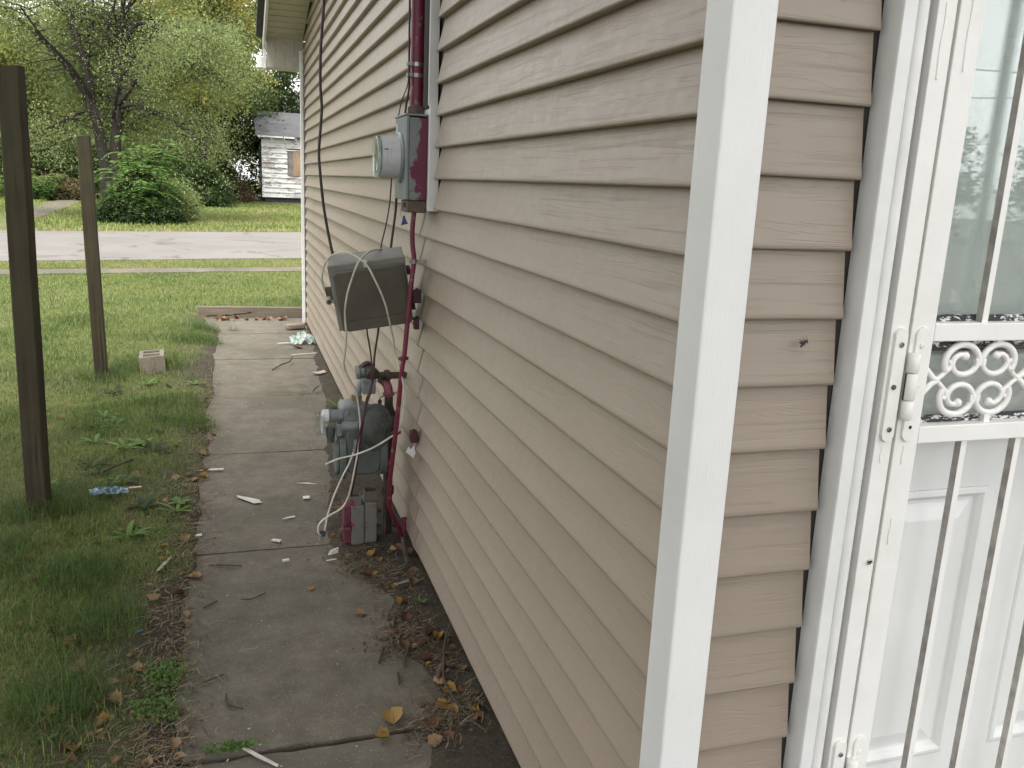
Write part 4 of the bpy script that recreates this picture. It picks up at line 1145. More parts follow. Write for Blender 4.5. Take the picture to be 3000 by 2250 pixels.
# ------------------------------------------------------------------ grey box on the ground
ub = empty("ground_box", (-0.2, 2.55, 0.0))
tag(ub, "grey plastic utility box with magenta painted edge standing on the dirt", "utility box")
UX0, UX1, UY0, UY1, UZ0, UZ1 = -0.258, -0.140, 2.478, 2.60, 0.012, 0.205
MB().box((UX0, UY0, UZ0), (-0.197, UY1, UZ1)).build("case", M['ubox'], ub, bevel=0.008)
MB().box((-0.1965, UY0 + 0.004, UZ0 + 0.004), (UX1, UY1, UZ1 + 0.010)).build("case_half", M['ubox'], ub, bevel=0.008)
M['magplastic'] = simple("magenta_painted_plastic", (0.135, 0.024, 0.045), (0.09, 0.02, 0.034), 25, 0.5, 0.0006)
MB().box((UX0 - 0.030, UY0 + 0.016, UZ0 + 0.006), (UX0 - 0.0005, UY1 - 0.004, UZ1 - 0.008)).build("side_flange", M['magplastic'], ub, bevel=0.003)
MB().box((UX0 - 0.040, UY0 - 0.012, 0.084), (UX0 - 0.002, UY0 + 0.0155, 0.106)).build("latch", M['magplastic'], ub, bevel=0.004)
MB().box((UX0 - 0.036, UY0 + 0.004, 0.1065), (UX0 - 0.016, UY0 + 0.016, 0.125)).build("latch_pin", M['magplastic'], ub, bevel=0.003)
def port(x0, x1, y0, y1, z0, z1, mat):
    t = 0.006
    MB().box((x0, y0, z0), (x1, y0 + t, z1)).box((x0, y1 - t, z0), (x1, y1, z1)).box((x0, y0 + t, z0), (x0 + t, y1 - t, z1)).box((x1 - t, y0 + t, z0), (x1, y1 - t, z1)).build("cable_port", mat, ub, bevel=0.0015)
port(UX0 - 0.006, UX0 + 0.046, UY0 + 0.008, UY0 + 0.058, UZ1 + 0.0005, UZ1 + 0.040, M['ubox'])
port(-0.194, -0.134, UY0 + 0.020, UY0 + 0.080, UZ1 + 0.0105, UZ1 + 0.058, M['nid'])
for a, b, c, d in ((-0.214, 0.125, -0.190, 0.128), (-0.214, 0.100, -0.211, 0.1245), (-0.205, 0.095, -0.190, 0.098), (-0.192, 0.0985, -0.189, 0.1245)):
    MB().box((a, UY0 - 0.0016, b), (c, UY0 + 0.003, d)).build("moulded_rib", M['nid'], ub)
keep_parent(ub)

# ------------------------------------------------------------------ fence posts, block, timber
def post(cx, cy, w, h, lean, label, rot):
    mb = MB()
    n = 26
    sec_ = []
    for i in range(n + 1):
        z = -0.12 + (h + 0.12) * i / n
        row = []
        for a, b in ((-1, -0.88), (-0.88, -1), (-0.3, -1), (0.3, -1), (0.88, -1), (1, -0.88), (1, 0), (1, 0.88), (0.88, 1), (-0.88, 1), (-1, 0.88), (-1, 0)):
            j = 0.0018 * fbm(a * 3 + cx, z, 1.5, 3, b + 4)
            row.append(((a * w / 2 + j), (b * w / 2 + j), z + (0.006 * (a * 0.7 + b * 0.3) + 0.004 * fbm(a, b, 2, 2, cx) if i == n else 0)))
        sec_.append(row)
    N = 12
    vs = [p for r in sec_ for p in r]
    fs = [(i * N + k, i * N + (k + 1) % N, (i + 1) * N + (k + 1) % N, (i + 1) * N + k) for i in range(n) for k in range(N)]
    fs.append(tuple(n * N + k for k in range(N)))
    mb.add(vs, fs)
    o = mb.build("fence_post", M['post'], None, smooth=True, angle=30)
    o.matrix_world = Matrix.Translation((cx, cy, 0)) @ Matrix.Rotation(lean, 4, 'Y') @ Matrix.Rotation(rot, 4, 'Z')
    tag(o, label, "post", "old fence posts in the grass")
post(-1.654, 3.145, 0.089, 2.045, R(0.9), "tall dark weathered wooden post nearest the camera, at the left edge", R(-6))
post(-1.765, 6.06, 0.094, 1.862, R(-0.6), "shorter weathered wooden post behind, beside the cinder block", R(4))

def cinder_block():
    L_, Wd, H = 0.395, 0.195, 0.19
    mb = MB()
    xs_ = [-Wd / 2, -Wd / 2 + 0.036, Wd / 2 - 0.036, Wd / 2]
    ys_ = [-L_ / 2, -L_ / 2 + 0.036, -0.016, 0.016, L_ / 2 - 0.036, L_ / 2]
    holes = {(1, 1), (1, 3)}
    V = {}
    def vid(i, j, z):
        if (i, j, z) not in V:
            V[(i, j, z)] = len(mb.v); mb.v.append((xs_[i], ys_[j], z))
        return V[(i, j, z)]
    for i in range(3):
        for j in range(5):
            if (i, j) in holes:
                q = [(i, j), (i + 1, j), (i + 1, j + 1), (i, j + 1)]
                for a in range(4):
                    p, r = q[a], q[(a + 1) % 4]
                    mb.f.append((vid(*p, H), vid(*r, H), vid(*r, 0), vid(*p, 0)))
                continue
            mb.f.append((vid(i, j, H), vid(i + 1, j, H), vid(i + 1, j + 1, H), vid(i, j + 1, H)))
            mb.f.append((vid(i, j, 0), vid(i, j + 1, 0), vid(i + 1, j + 1, 0), vid(i + 1, j, 0)))
    for i in range(3):
        mb.f.append((vid(i, 0, 0), vid(i + 1, 0, 0), vid(i + 1, 0, H), vid(i, 0, H)))
        mb.f.append((vid(i + 1, 5, 0), vid(i, 5, 0), vid(i, 5, H), vid(i + 1, 5, H)))
    for j in range(5):
        mb.f.append((vid(0, j + 1, 0), vid(0, j, 0), vid(0, j, H), vid(0, j + 1, H)))
        mb.f.append((vid(3, j, 0), vid(3, j + 1, 0), vid(3, j + 1, H), vid(3, j, H)))
    return mb
b_ = cinder_block().build("cinder_block", M['block'], None, bevel=0.006)
b_.matrix_world = Matrix.Translation((-1.405, 6.34, -0.030)) @ Matrix.Rotation(R(5), 4, 'Z') @ Matrix.Rotation(R(-4), 4, 'Y') @ Matrix.Rotation(R(-3), 4, 'X')
tag(b_, "hollow grey cinder block sunk in grass by the second post", "cinder block")

tb = MB()
rows = []
for i in range(25):
    x = -1.17 + 1.20 * i / 24
    j = 0.003 * fbm(x, 0, 6, 3, 2.0)
    top_ = 0.125 - 0.014 * i / 24 + j
    rows.append([(x, 9.245 + j, -0.03), (x, 9.243 + j, top_ - 0.004), (x, 9.247 + j, top_), (x, 9.327 + j, top_), (x, 9.331 + j, top_ - 0.004), (x, 9.33, -0.03)])
tb.grid(rows); tb.add(rows[0], [(0, 1, 2, 3, 4, 5)]); tb.add(rows[-1], [(5, 4, 3, 2, 1, 0)])
o = tb.build("edging_timber", M['timber'], None, smooth=True, angle=30)
tag(o, "grey weathered timber laid across the far end of the path", "timber")
# ------------------------------------------------------------------ trees and shrubs
def leaf_quads(P, size, asp=0.42, up=0.35, tone=None, droop=0.0):
    """one small diamond-shaped leaf per point"""
    n = len(P)
    d = rng.normal(0, 1, (n, 3)); d[:, 2] -= droop
    d /= np.linalg.norm(d, axis=1)[:, None]
    nr = rng.normal(0, 1, (n, 3)); nr[:, 2] = np.abs(nr[:, 2]) + up
    s = np.cross(d, nr); s /= np.linalg.norm(s, axis=1)[:, None] + 1e-9
    L = (size * rng.uniform(0.6, 1.35, n))[:, None]
    V = np.stack([P - d * L * 0.5, P + s * L * asp * 0.5 - d * L * 0.05, P + d * L * 0.5, P - s * L * asp * 0.5 - d * L * 0.05], 1).reshape(-1, 3)
    F = np.arange(4 * n).reshape(-1, 4)
    r = tone if tone is not None else rng.uniform(0, 1, n)
    return V, F, np.repeat(r, 4)
def limb_pts(p0, p1, n, wob, sag=0.0):
    p0, p1 = np.array(p0, float), np.array(p1, float)
    L = np.linalg.norm(p1 - p0)
    out = []
    ph = rng.uniform(0, 6, 3)
    for i in range(n + 1):
        t = i / n
        p = p0 + (p1 - p0) * t
        p = p + wob * L * np.array([math.sin(3 * t + ph[0]), math.sin(3.4 * t + ph[1]), 0.4 * math.sin(4 * t + ph[2])]) * math.sin(math.pi * min(t, 0.999)) - np.array([0, 0, sag * L * t * t])
        out.append(tuple(p))
    return out
def clumps(centers, per, spread, flat=0.6):
    P = []; T = []
    for c, tone in centers:
        n = int(per * rng.uniform(0.5, 1.5))
        q = rng.normal(0, 1, (n, 3)) * spread * rng.uniform(0.7, 1.3)
        q[:, 2] *= flat
        P.append(np.array(c) + q); T.append(np.clip(tone + rng.normal(0, 0.10, n), 0, 1))
    return np.concatenate(P), np.concatenate(T)
def generic_tree(name, label, cat, x, y, h, cr, trunk_r, mat, nleaf, leaf=0.16, crown0=0.25, lean=0.0, nl=14, group=None, tone0=0.45, ncl=None, asp=0.5, floor=0.15):
    root = empty(name, (x, y, 0.0))
    tag(root, label, cat, group)
    tr = MB()
    topz = h * 0.82
    tp = limb_pts((0, 0, -0.1), (lean, rng.uniform(-0.3, 0.3), topz), 10, 0.03)
    tr.tube(tp, [trunk_r * (1.25 if i == 0 else 1 - 0.085 * i) for i in range(11)], 8)
    cen = []
    for k in range(nl):
        t = crown0 + (1 - crown0) * (k + 0.5) / nl
        b = tp[min(10, int(t * 10))]
        an = k * 2.4 + rng.uniform(-0.5, 0.5)
        zrel = (b[2] / h - crown0) / (1 - crown0)
        rad = cr * (0.55 + 0.55 * math.sin(math.pi * min(1, max(0.05, zrel * 0.85 + 0.15)))) * rng.uniform(0.75, 1.1)
        e = (b[0] + rad * math.cos(an), b[1] + rad * math.sin(an), min(h, b[2] + rad * rng.uniform(0.15, 0.7)))
        lp = limb_pts(b, e, 6, 0.06, 0.05)
        r0 = trunk_r * (1 - 0.8 * t) * 0.55 + 0.015
        tr.tube(lp, [r0 * (1 - 0.13 * i) for i in range(7)], 5)
        tn = rng.uniform(-0.15, 0.15) + tone0
        for j in range(ncl or 9):
            q = np.array(lp[int(rng.integers(2, 7))]) + rng.normal(0, cr * 0.20, 3)
            cen.append((q, tn + rng.normal(0, 0.10)))
            if j % 3 == 0:
                tr.tube(limb_pts(lp[4], q, 3, 0.08), [r0 * 0.3, r0 * 0.22, r0 * 0.15, r0 * 0.08], 4)
    for j in range(nl):
        q = np.array(tp[-1]) + rng.normal(0, 1, 3) * np.array([cr * 0.35, cr * 0.35, h * 0.08])
        cen.append((q, tone0 + rng.normal(0, 0.12)))
    tr.build("trunk", M['bark'], root, smooth=True, angle=80)
    P, T = clumps(cen, nleaf / len(cen), cr * 0.13, 0.7)
    k = P[:, 2] > floor
    P = P[k]; T = T[k]
    V, F, r = leaf_quads(P, leaf, asp, 0.9, T, 0.3)
    fast_mesh("crown", V, F, mat, root, {"rnd": r})
    return root

# the big many-stemmed tree across the road
root = empty("shade_tree", (-4.65, 30.0, 0.0))
tag(root, "large spreading tree with dark forked trunks and grey-green leaves across the road", "tree")
tr = MB()
Y0 = 30.0
def T3(pts, yoff=0.0, ywob=0.3, ydir=0.0):
    return [(x + 4.65, yoff + ydir * i + ywob * math.sin(i * 1.7 + x), z) for i, (x, z) in enumerate(pts)]
stems = [
    (T3([(-4.72, -0.1), (-4.70, 0.7), (-4.70, 1.46), (-4.84, 2.73), (-5.02, 3.72), (-5.07, 4.46), (-5.25, 5.3), (-5.42, 6.0), (-5.6, 6.9), (-5.9, 8.2)], 0, 0.05), 0.24, 0.05),
    (T3([(-4.48, -0.1), (-4.52, 0.7), (-4.48, 1.46), (-4.30, 3.02), (-4.22, 3.53), (-4.22, 4.53), (-4.10, 5.2), (-4.03, 5.77), (-3.93, 6.75), (-3.8, 8.2)], 0.1, 0.05), 0.24, 0.05),
    (T3([(-5.00, 3.5), (-5.24, 4.0), (-5.66, 4.71), (-6.38, 5.51), (-6.98, 5.97), (-7.9, 6.6), (-8.8, 6.9)], 0, 0.15, -0.05), 0.13, 0.03),
    (T3([(-4.25, 3.60), (-4.06, 3.79), (-3.49, 4.58), (-2.88, 5.03), (-2.05, 5.0), (-1.4, 4.75), (-0.9, 4.4)], 0, 0.1, -0.1), 0.12, 0.025),
    (T3([(-4.05, 5.35), (-3.56, 6.01), (-3.13, 6.05), (-2.51, 5.71), (-1.86, 5.75), (-1.2, 5.55)], 0, 0.1, -0.15), 0.10, 0.02),
    (T3([(-4.03, 5.77), (-3.75, 6.09), (-3.31, 6.30), (-2.74, 6.30), (-2.01, 6.1), (-1.3, 6.2)], 0.2, 0.1, 0.15), 0.08, 0.02),
    (T3([(-4.15, 3.50), (-3.98, 3.56), (-3.59, 3.60), (-2.96, 3.34), (-2.37, 3.05), (-1.9, 2.6)], 0, 0.1, -0.2), 0.08, 0.02),
    (T3([(-4.93, 3.45), (-5.3, 3.3), (-5.63, 3.05), (-6.21, 2.70), (-6.8, 2.2)], 0, 0.1, -0.2), 0.07, 0.02),
    (T3([(-4.23, 4.72), (-4.35, 5.3), (-4.35, 5.8), (-4.22, 6.24), (-4.05, 6.9), (-4.0, 8)], -0.1, 0.1, -0.1), 0.07, 0.02),
    (T3([(-5.10, 4.6), (-5.0, 5.5), (-4.85, 6.4), (-4.9, 7.5)], 0.1, 0.1, 0.2), 0.09, 0.03),
    (T3([(-5.45, 6.1), (-6.2, 6.9), (-7.1, 7.6), (-8.0, 8.0)], 0, 0.2, 0.1), 0.08, 0.02),
    (T3([(-4.0, 6.3), (-3.2, 7.2), (-2.4, 7.8), (-1.5, 8.0)], 0, 0.2, 0.1), 0.08, 0.02),
    (T3([(-4.4, 2.9), (-4.6, 3.6), (-5.2, 4.3), (-5.6, 5.2)], 0.2, 0.1, 0.9), 0.08, 0.02),
    (T3([(-4.4, 3.2), (-4.0, 4.2), (-3.4, 5.0), (-2.8, 5.6)], -0.2, 0.1, -0.9), 0.08, 0.02),
    (T3([(-5.0, 3.8), (-5.4, 4.6), (-5.9, 5.2), (-6.3, 5.9)], -0.2, 0.1, -0.8), 0.08, 0.02),
]
cen = []
for pts, r0, r1 in stems:
    sp = smooth_path(pts, 5)
    n = len(sp)
    tr.tube(sp, [r0 + (r1 - r0) * (i / (n - 1)) ** 0.8 for i in range(n)], 7)
    for i in range(n):
        if sp[i].z < 2.4: continue
        t = i / (n - 1)
        if t < 0.25 and r0 < 0.2: continue
        for j in range(2 if t > 0.45 else 1):
            an = rng.uniform(0, 2 * math.pi); L = rng.uniform(0.7, 1.7)
            if r0 > 0.2 and math.sin(an) < 0 and sp[i].z < 6.5: an = -an
            e = (sp[i].x + L * math.cos(an), sp[i].y + L * math.sin(an) * 1.2, sp[i].z + rng.uniform(-0.35, 0.6) * L)
            lp = limb_pts(sp[i], e, 6, 0.07, 0.25)
            tr.tube(lp, [0.022, 0.018, 0.014, 0.011, 0.008, 0.006, 0.004], 4)
            tn = 0.42 + 0.10 * (e[2] - 4) / 4 + rng.normal(0, 0.08)
            for q in lp[2:]:
                cen.append((np.array(q) + rng.normal(0, 0.13, 3), tn + rng.normal(0, 0.07)))
                cen.append((np.array(q) + rng.normal(0, 0.30, 3) - np.array([0, 0, 0.12]), tn + rng.normal(0, 0.07)))
for j in range(330):    # fill of the wide low crown, thin in front of the trunks
    an = rng.uniform(0, 2 * math.pi); rr = 4.4 * math.sqrt(rng.uniform(0.05, 1))
    z = rng.uniform(1.9, 9.0)
    if rr < 2.3 and (math.sin(an) < 0.2 or z < 3.4): continue
    cen.append((np.array([rr * math.cos(an) * (1.0 if z < 6 else 1.15), rr * math.sin(an), z - 0.06 * rr * rr * (z < 5)]), 0.45 + rng.normal(0, 0.12)))
tr.build("trunk", M['bark'], root, smooth=True, angle=80)
cen = [(c, t) for c, t in cen if c[2] > 1.0]
P, T = clumps(cen, 210000 / len(cen), 0.25, 0.75)
thin = np.clip((np.abs(P[:, 0] + 0.8 * np.sin(P[:, 2] * 1.7)) - 0.7) / 3.0, 0, 1) ** 1.3 + np.clip((P[:, 2] - 6.5) / 3, 0, 0.6)
k = (P[:, 1] > 0.1) | (P[:, 2] < 2.0) | (rng.uniform(0, 1, len(P)) < 0.05 + thin)
P = P[k]; T = T[k]
V, F, r = leaf_quads(P, 0.080, 0.42, 1.2, T, 0.3)
fast_mesh("crown", V, F, M['leaf_main'], root, {"rnd": r})

BT = [  # far trees: label, x, y, h, crown radius, trunk, mat, leaves, tone
    ("tall yellow-green tree at far left behind the big tree", -13.5, 50, 9.0, 4.2, 0.25, 'leaf_yellow', 30000, 0.35, 0.10),
    ("pale yellow tree seen between the big tree's trunks", -8.5, 54, 10.0, 4.2, 0.22, 'leaf_yellow', 30000, 0.42, 0.08),
    ("dark green tree behind the shrubs left of the white house", -2.6, 56, 12, 4.4, 0.25, 'leaf_dark', 60000, 0.65, 0.02),
    ("golden-leaved tree rising above the white house roof", -2.3, 45, 12.5, 2.7, 0.20, 'leaf_yellow', 40000, 0.60, 0.50),
    ("dark green tree directly behind the white house", 3.6, 61, 14, 5.0, 0.3, 'leaf_dark', 60000, 0.65, 0.12),
    ("green tree at the far left edge of the view", -18.5, 46, 10, 4.5, 0.25, 'leaf_main', 26000, 0.5, 0.08),
    ("light green tree behind the left trunk fork", -5.4, 49, 10, 3.6, 0.2, 'leaf_main', 26000, 0.62, 0.08),
    ("dense green tree filling the gap behind the leaning branches", -11.0, 60, 10.5, 5.5, 0.3, 'leaf_dark', 34000, 0.7, 0.05),
]
for lab, x, y, hh_, cr, trr, mt, nl_, tn, c0 in BT:
    generic_tree("background_tree", lab, "tree", x, y, hh_, cr, trr, M[mt], nl_, 0.22, c0, rng.uniform(-0.5, 0.5), 16, "trees across the road", tn)

def bush(name, label, x, y, rx, ry, h, mat, n, leaf, tone, cat="bush", stems_=10, group=None):
    root = empty(name, (x, y, 0))
    tag(root, label, cat, group)
    sm = MB(); cen = []
    for i in range(stems_):
        an = rng.uniform(0, 2 * math.pi); rr = math.sqrt(rng.uniform(0, 1))
        e = (rx * rr * math.cos(an), ry * rr * math.sin(an), h * math.sqrt(max(0.05, 1 - rr * rr)) * rng.uniform(0.75, 1.05))
        lp = limb_pts((e[0] * 0.25, e[1] * 0.25, -0.05), e, 5, 0.08)
        sm.tube(lp, [0.03, 0.025, 0.018, 0.012, 0.008, 0.005], 4)
    for i in range(90):
        an = rng.uniform(0, 2 * math.pi); ph = math.asin(rng.uniform(0.0, 1)); s_ = rng.uniform(0.6, 1.0)
        bump_ = 1 + 0.15 * math.sin(3 * an + x) + 0.1 * math.sin(7 * an)
        cen.append((np.array([rx * s_ * bump_ * math.cos(an) * math.cos(ph), ry * s_ * bump_ * math.sin(an) * math.cos(ph), h * s_ * math.sin(ph) * 0.92 + 0.08]), tone + rng.normal(0, 0.13)))
    sm.build("stems", M['bark'], root, smooth=True)
    P, T = clumps(cen, n / len(cen), min(rx, h) * 0.17, 0.8)
    k = P[:, 2] > 0.02
    V, F, r = leaf_quads(P[k], leaf, 0.55, 0.5, T[k], 0.1)
    fast_mesh("foliage", V, F, mat, root, {"rnd": r})
    return root
bush("ivy_bush", "low rounded dark green bush at the roadside below the big tree", -3.60, 27.6, 1.12, 0.9, 0.88, M['leaf_bush'], 22000, 0.085, 0.45)
bush("ivy_bush", "low dark shrub merging with the right side of the roadside bush", -2.80, 27.7, 0.5, 0.6, 0.62, M['leaf_bush'], 8000, 0.085, 0.35)
bush("brush_shrub", "loose pale green brush right of the fresh green sapling", -2.75, 29.2, 0.85, 0.9, 1.35, M['leaf_main'], 12000, 0.10, 0.6)
for lab, x, y, rx, h_, mt, tn, lf in (
    ("dark thicket of shrubs beside the left wall of the white house", -1.7, 51.5, 1.4, 2.6, 'leaf_dark', 0.45, 0.16),
    ("brown-tinged undergrowth at the foot of the white house", -0.75, 50.5, 0.9, 1.0, 'leaf_brown', 0.4, 0.16),
    ("dark undergrowth behind the big tree's right branches", -3.4, 47.0, 1.9, 2.4, 'leaf_dark', 0.6, 0.16),
    ("green undergrowth between roadside bush and far lawn", -2.1, 42.6, 1.2, 1.9, 'leaf_bush', 0.5, 0.16),
    ("dry brown brush beside the driveway at the left", -8.9, 45.5, 1.6, 1.0, 'leaf_brown', 0.6, 0.16),
    ("dark shrubbery behind the driveway at far left", -12.2, 47.0, 3.0, 3.4, 'leaf_dark', 0.7, 0.18),
    ("green shrubbery behind the second fence post", -8.0, 48.0, 2.6, 3.4, 'leaf_bush', 0.6, 0.18)):
    bush("undergrowth", lab, x, y, rx, rx * 0.8, h_, M[mt], 13000, lf, tn, "shrub", 9, "undergrowth across the road")

def pinnate(name, label, x, y, h, spread, nst, mat, base=0.0, seed=1):
    """sapling with long feather leaves (leaflets in two rows)"""
    root = empty(name, (x, y, 0)); tag(root, label, "sapling")
    sm = MB(); Ps = []; Ds = []; Ss = []
    for i in range(nst):
        an = rng.uniform(0, 2 * math.pi); rr = spread * math.sqrt(rng.uniform(0, 1)) * 0.75
        e = (rr * math.cos(an), rr * math.sin(an), h * rng.uniform(0.35, 1.0) * (1.1 - 0.5 * rr / spread))
        lp = limb_pts((rng.normal(0, 0.1), rng.normal(0, 0.1), -0.05), e, 6, 0.05)
        sm.tube(lp, [0.03, 0.026, 0.022, 0.018, 0.014, 0.010, 0.006], 5)
        for f in range(16):
            t = 0.35 + 0.65 * f / 15
            b = np.array(lp[min(6, int(t * 6))]) + rng.normal(0, 0.05, 3)
            a2 = f * 2.4 + rng.uniform(0, 1); Lf = rng.uniform(0.45, 0.8)
            for k_ in range(11):
                u = (k_ + 1) / 11
                p = b + np.array([math.cos(a2), math.sin(a2), 0.45 - 0.75 * u]) * Lf * u
                for s_ in (-1, 1):
                    dd = np.array([-math.sin(a2) * s_ + 0.35 * math.cos(a2), math.cos(a2) * s_ + 0.35 * math.sin(a2), -0.25])
                    ll = 0.17 * (1.1 - 0.5 * abs(u - 0.45))
                    Ps.append(p + dd * ll * 0.5); Ds.append(dd * ll)
    P = np.array(Ps); Dv = np.array(Ds)
    S = np.cross(Dv, np.array([0, 0, 1.0]) + rng.normal(0, 0.25, P.shape)); S /= np.linalg.norm(S, axis=1)[:, None]
    w = np.linalg.norm(Dv, axis=1)[:, None] * 0.17
    V = np.stack([P - Dv * 0.5, P + S * w, P + Dv * 0.5, P - S * w], 1).reshape(-1, 3)
    F = np.arange(4 * len(P)).reshape(-1, 4)
    sm.build("stems", M['bark'], root, smooth=True)
    fast_mesh("foliage", V, F, mat, root, {"rnd": np.repeat(np.clip(rng.normal(0.55, 0.2, len(P)), 0, 1), 4)})
pinnate("sapling", "fresh green feather-leaved sapling in front of the big tree trunk", -3.45, 27.6, 3.5, 1.25, 22, M['leaf_bright'])
pinnate("sapling", "low bright feathery sapling beside the left driveway", -9.7, 44.0, 1.9, 1.6, 13, M['leaf_bright'])

# trees and wires behind the camera: two added trees shade the yard, the rest mirror in the door glass
generic_tree("offcamera_tree", "far low tree behind the camera mirrored in the door glass", "tree", 30.0, -34.0, 5.0, 3.2, 0.25, M['leaf_dark'], 9000, 0.3, 0.05, 0, 13, "trees behind the camera", 0.5)
generic_tree("offcamera_tree", "broad unseen tree added overhead to shade the near yard", "tree", -4.6, -4.2, 10.5, 4.4, 0.32, M['leaf_dark'], 46000, 0.2, 0.50, 2.2, 18, "trees behind the camera", 0.6, floor=4.6)  # unseen canopy, added to keep the near ground and posts in shade
generic_tree("offcamera_tree", "dense unseen tree added at left to block sky light", "tree", -11.0, -1.5, 8.0, 3.8, 0.3, M['leaf_dark'], 22000, 0.24, 0.06, 0, 18, "trees behind the camera", 0.5)  # added out of view to cut the low light from the left
generic_tree("offcamera_tree", "second far low tree behind the camera mirrored in the door glass", "tree", 38.0, -30.0, 4.6, 3.6, 0.25, M['leaf_dark'], 9000, 0.3, 0.05, 0, 13, "trees behind the camera", 0.5)
generic_tree("offcamera_tree", "third far low tree behind the camera mirrored in the door glass", "tree", 24.0, -40.0, 5.6, 3.6, 0.25, M['leaf_dark'], 9000, 0.3, 0.05, 0, 13, "trees behind the camera", 0.5)
for i, (za, zb) in enumerate(((7.0, 6.0), (9.3, 8.4), (5.2, 7.2))):
    o = MB().tube([(6 + 2.2 * k_, -30 - 0.9 * i + 1.1 * k_, za + (zb - za) * k_ / 20 - 0.8 * math.sin(math.pi * k_ / 20)) for k_ in range(21)], 0.02, 5).build("power_line", M['black'], None)
    tag(o, ["lowest-hung overhead wire mirrored in the door glass", "highest overhead wire mirrored in the door glass", "overhead wire rising to the right in the door glass"][i], "wire", "overhead wires behind the camera")

# ------------------------------------------------------------------ derelict white house across the road
fh = empty("white_house", (3.8, 55.0, 0))
tag(fh, "small derelict white house with peeling boards and a boarded window", "house")
def peel():
    t = NT("peeling_white_paint")
    n = t.noise(1, 6, t.map((1.3, 1.3, 5.0)), 0.75)
    lowv = t.rng(t.noise(0.9, 3), 0.4, 0.65)
    f = t.rng(t.math('ADD', n, t.math('MULTIPLY', lowv, 0.12)), 0.55, 0.60)
    w = t.mix(t.rng(t.noise(6, 3), 0.35, 0.7), (0.72, 0.72, 0.71), (0.56, 0.55, 0.54))
    return t.done(t.mix(t.math('MULTIPLY', f, 0.85), w, (0.24, 0.21, 0.195)), 0.8, t.bump(n, 0.01))
M['peel'] = peel()
FX0, FX1, FY0, FY1, FZ0, FZ1 = 0.80, 8.6, 52.0, 60.0, 0.36, 3.72
MB().box((FX0 + 0.02, FY0 + 0.02, 0.3), (FX1, FY1, FZ1)).build("wall", M['sheath'], fh)
fw = [c for c in fh.children if c.name.startswith("wall")][0]
MB().box((FX0 + 0.10, FY0 + 0.10, -0.1), (FX1 - 0.1, FY1 - 0.1, 0.36)).build("foundation", simple("dark_block_base", (0.05, 0.055, 0.065), (0.035, 0.037, 0.042), 3, 0.9), fh)
nb = 12
bh = (FZ1 - FZ0) / nb
for i in range(nb):
    z0 = FZ0 + i * bh
    pl = [(FY0 - 0.055, z0), (FY0 + 0.018, z0 + 0.012), (FY0 + 0.018, z0 + bh + 0.01), (FY0 + 0.006, z0 + bh + 0.01)]
    xb = FX1 - 0.01
    def seg(a, b): MB().prism(pl, lambda u, v, t: (t, u, v), a, b).build("board", M['peel'], fw)
    if 1.62 < z0 + bh / 2 < 3.05:
        seg(FX0 - 0.02, 2.20); seg(3.75, xb)
    else:
        c_ = [2.1, 3.4, 1.7, 4.0, 2.8][i % 5]
        seg(FX0 - 0.02, c_ - 0.006); seg(c_ + 0.006, xb)
    pl2 = [(FX0 - 0.022, z0), (FX0 + 0.018, z0), (FX0 + 0.018, z0 + bh + 0.01), (FX0 + 0.004, z0 + bh + 0.01)]
    MB().prism(pl2[::-1], lambda u, v, t: (u, t, v), FY0 - 0.02, FY1).build("board", M['peel'], fw)
MB().box((FX0 - 0.045, FY0 - 0.045, FZ0), (FX0 + 0.07, FY0 - 0.0225, FZ1)).build("corner_board", M['peel'], fw)
bw = MB().box((2.215, FY0 - 0.05, 1.60), (3.74, FY0 + 0.015, 3.02)).build("window", simple("grey_window_frame", (0.20, 0.185, 0.18), (0.13, 0.12, 0.12), 3, 0.9), fh)
def osb():
    t = NT("plywood_board")
    n = t.noise(1, 5, t.map((7, 7, 2.2)), 0.7)
    return t.done(t.mix(t.rng(n, 0.35, 0.65), (0.36, 0.25, 0.17), (0.22, 0.15, 0.10)), 0.9)
M['osb'] = osb()
MB().box((2.52, FY0 - 0.075, 1.62), (3.70, FY0 - 0.052, 3.00)).build("plywood", M['osb'], bw)
MB().box((2.15, FY0 - 0.09, 3.025), (3.80, FY0 - 0.021, 3.09)).build("lintel", M['peel'], bw)
MB().box((FX0 - 0.06, FY0 + 2.2, 1.4), (FX0 - 0.023, FY0 + 3.6, 3.0)).build("window", simple("dark_side_window", (0.06, 0.07, 0.075), (0.10, 0.11, 0.11), 2, 0.5), fh)
def oldroof():
    t = NT("faded_grey_shingles")
    n = t.noise(1, 4, t.map((1.2, 6, 6)))
    c_ = t.mix(t.rng(n, 0.35, 0.65), (0.105, 0.105, 0.112), (0.075, 0.075, 0.08))
    return t.done(t.mix(t.rng(t.noise(1.2, 4), 0.5, 0.7, 0, 0.6), c_, (0.14, 0.14, 0.147)), 0.9)
M['oldroof'] = oldroof()
rf = MB()
ey, ez, ry, rz = FY0 - 0.42, 3.74, 55.0, 5.28
rf.prism([(ey, ez), (ry, rz), (FY1 + 0.4, 3.4), (FY1 + 0.4, 3.46), (ry, rz + 0.07), (ey - 0.01, ez + 0.07)], lambda u, v, t: (t, u, v), 0.42, FX1 + 0.4)
rf_o = rf.build("roof", M['oldroof'], fh)
MB().prism([(FY0 - 0.3, ez + 0.05), (ry, rz - 0.03), (FY1 + 0.3, 3.45), (FY1 + 0.3, 3.3), (FY0 - 0.3, 3.5)], lambda u, v, t: (t, u, v), 0.425, 0.46).build("gable_board", M['sheath'], rf_o)
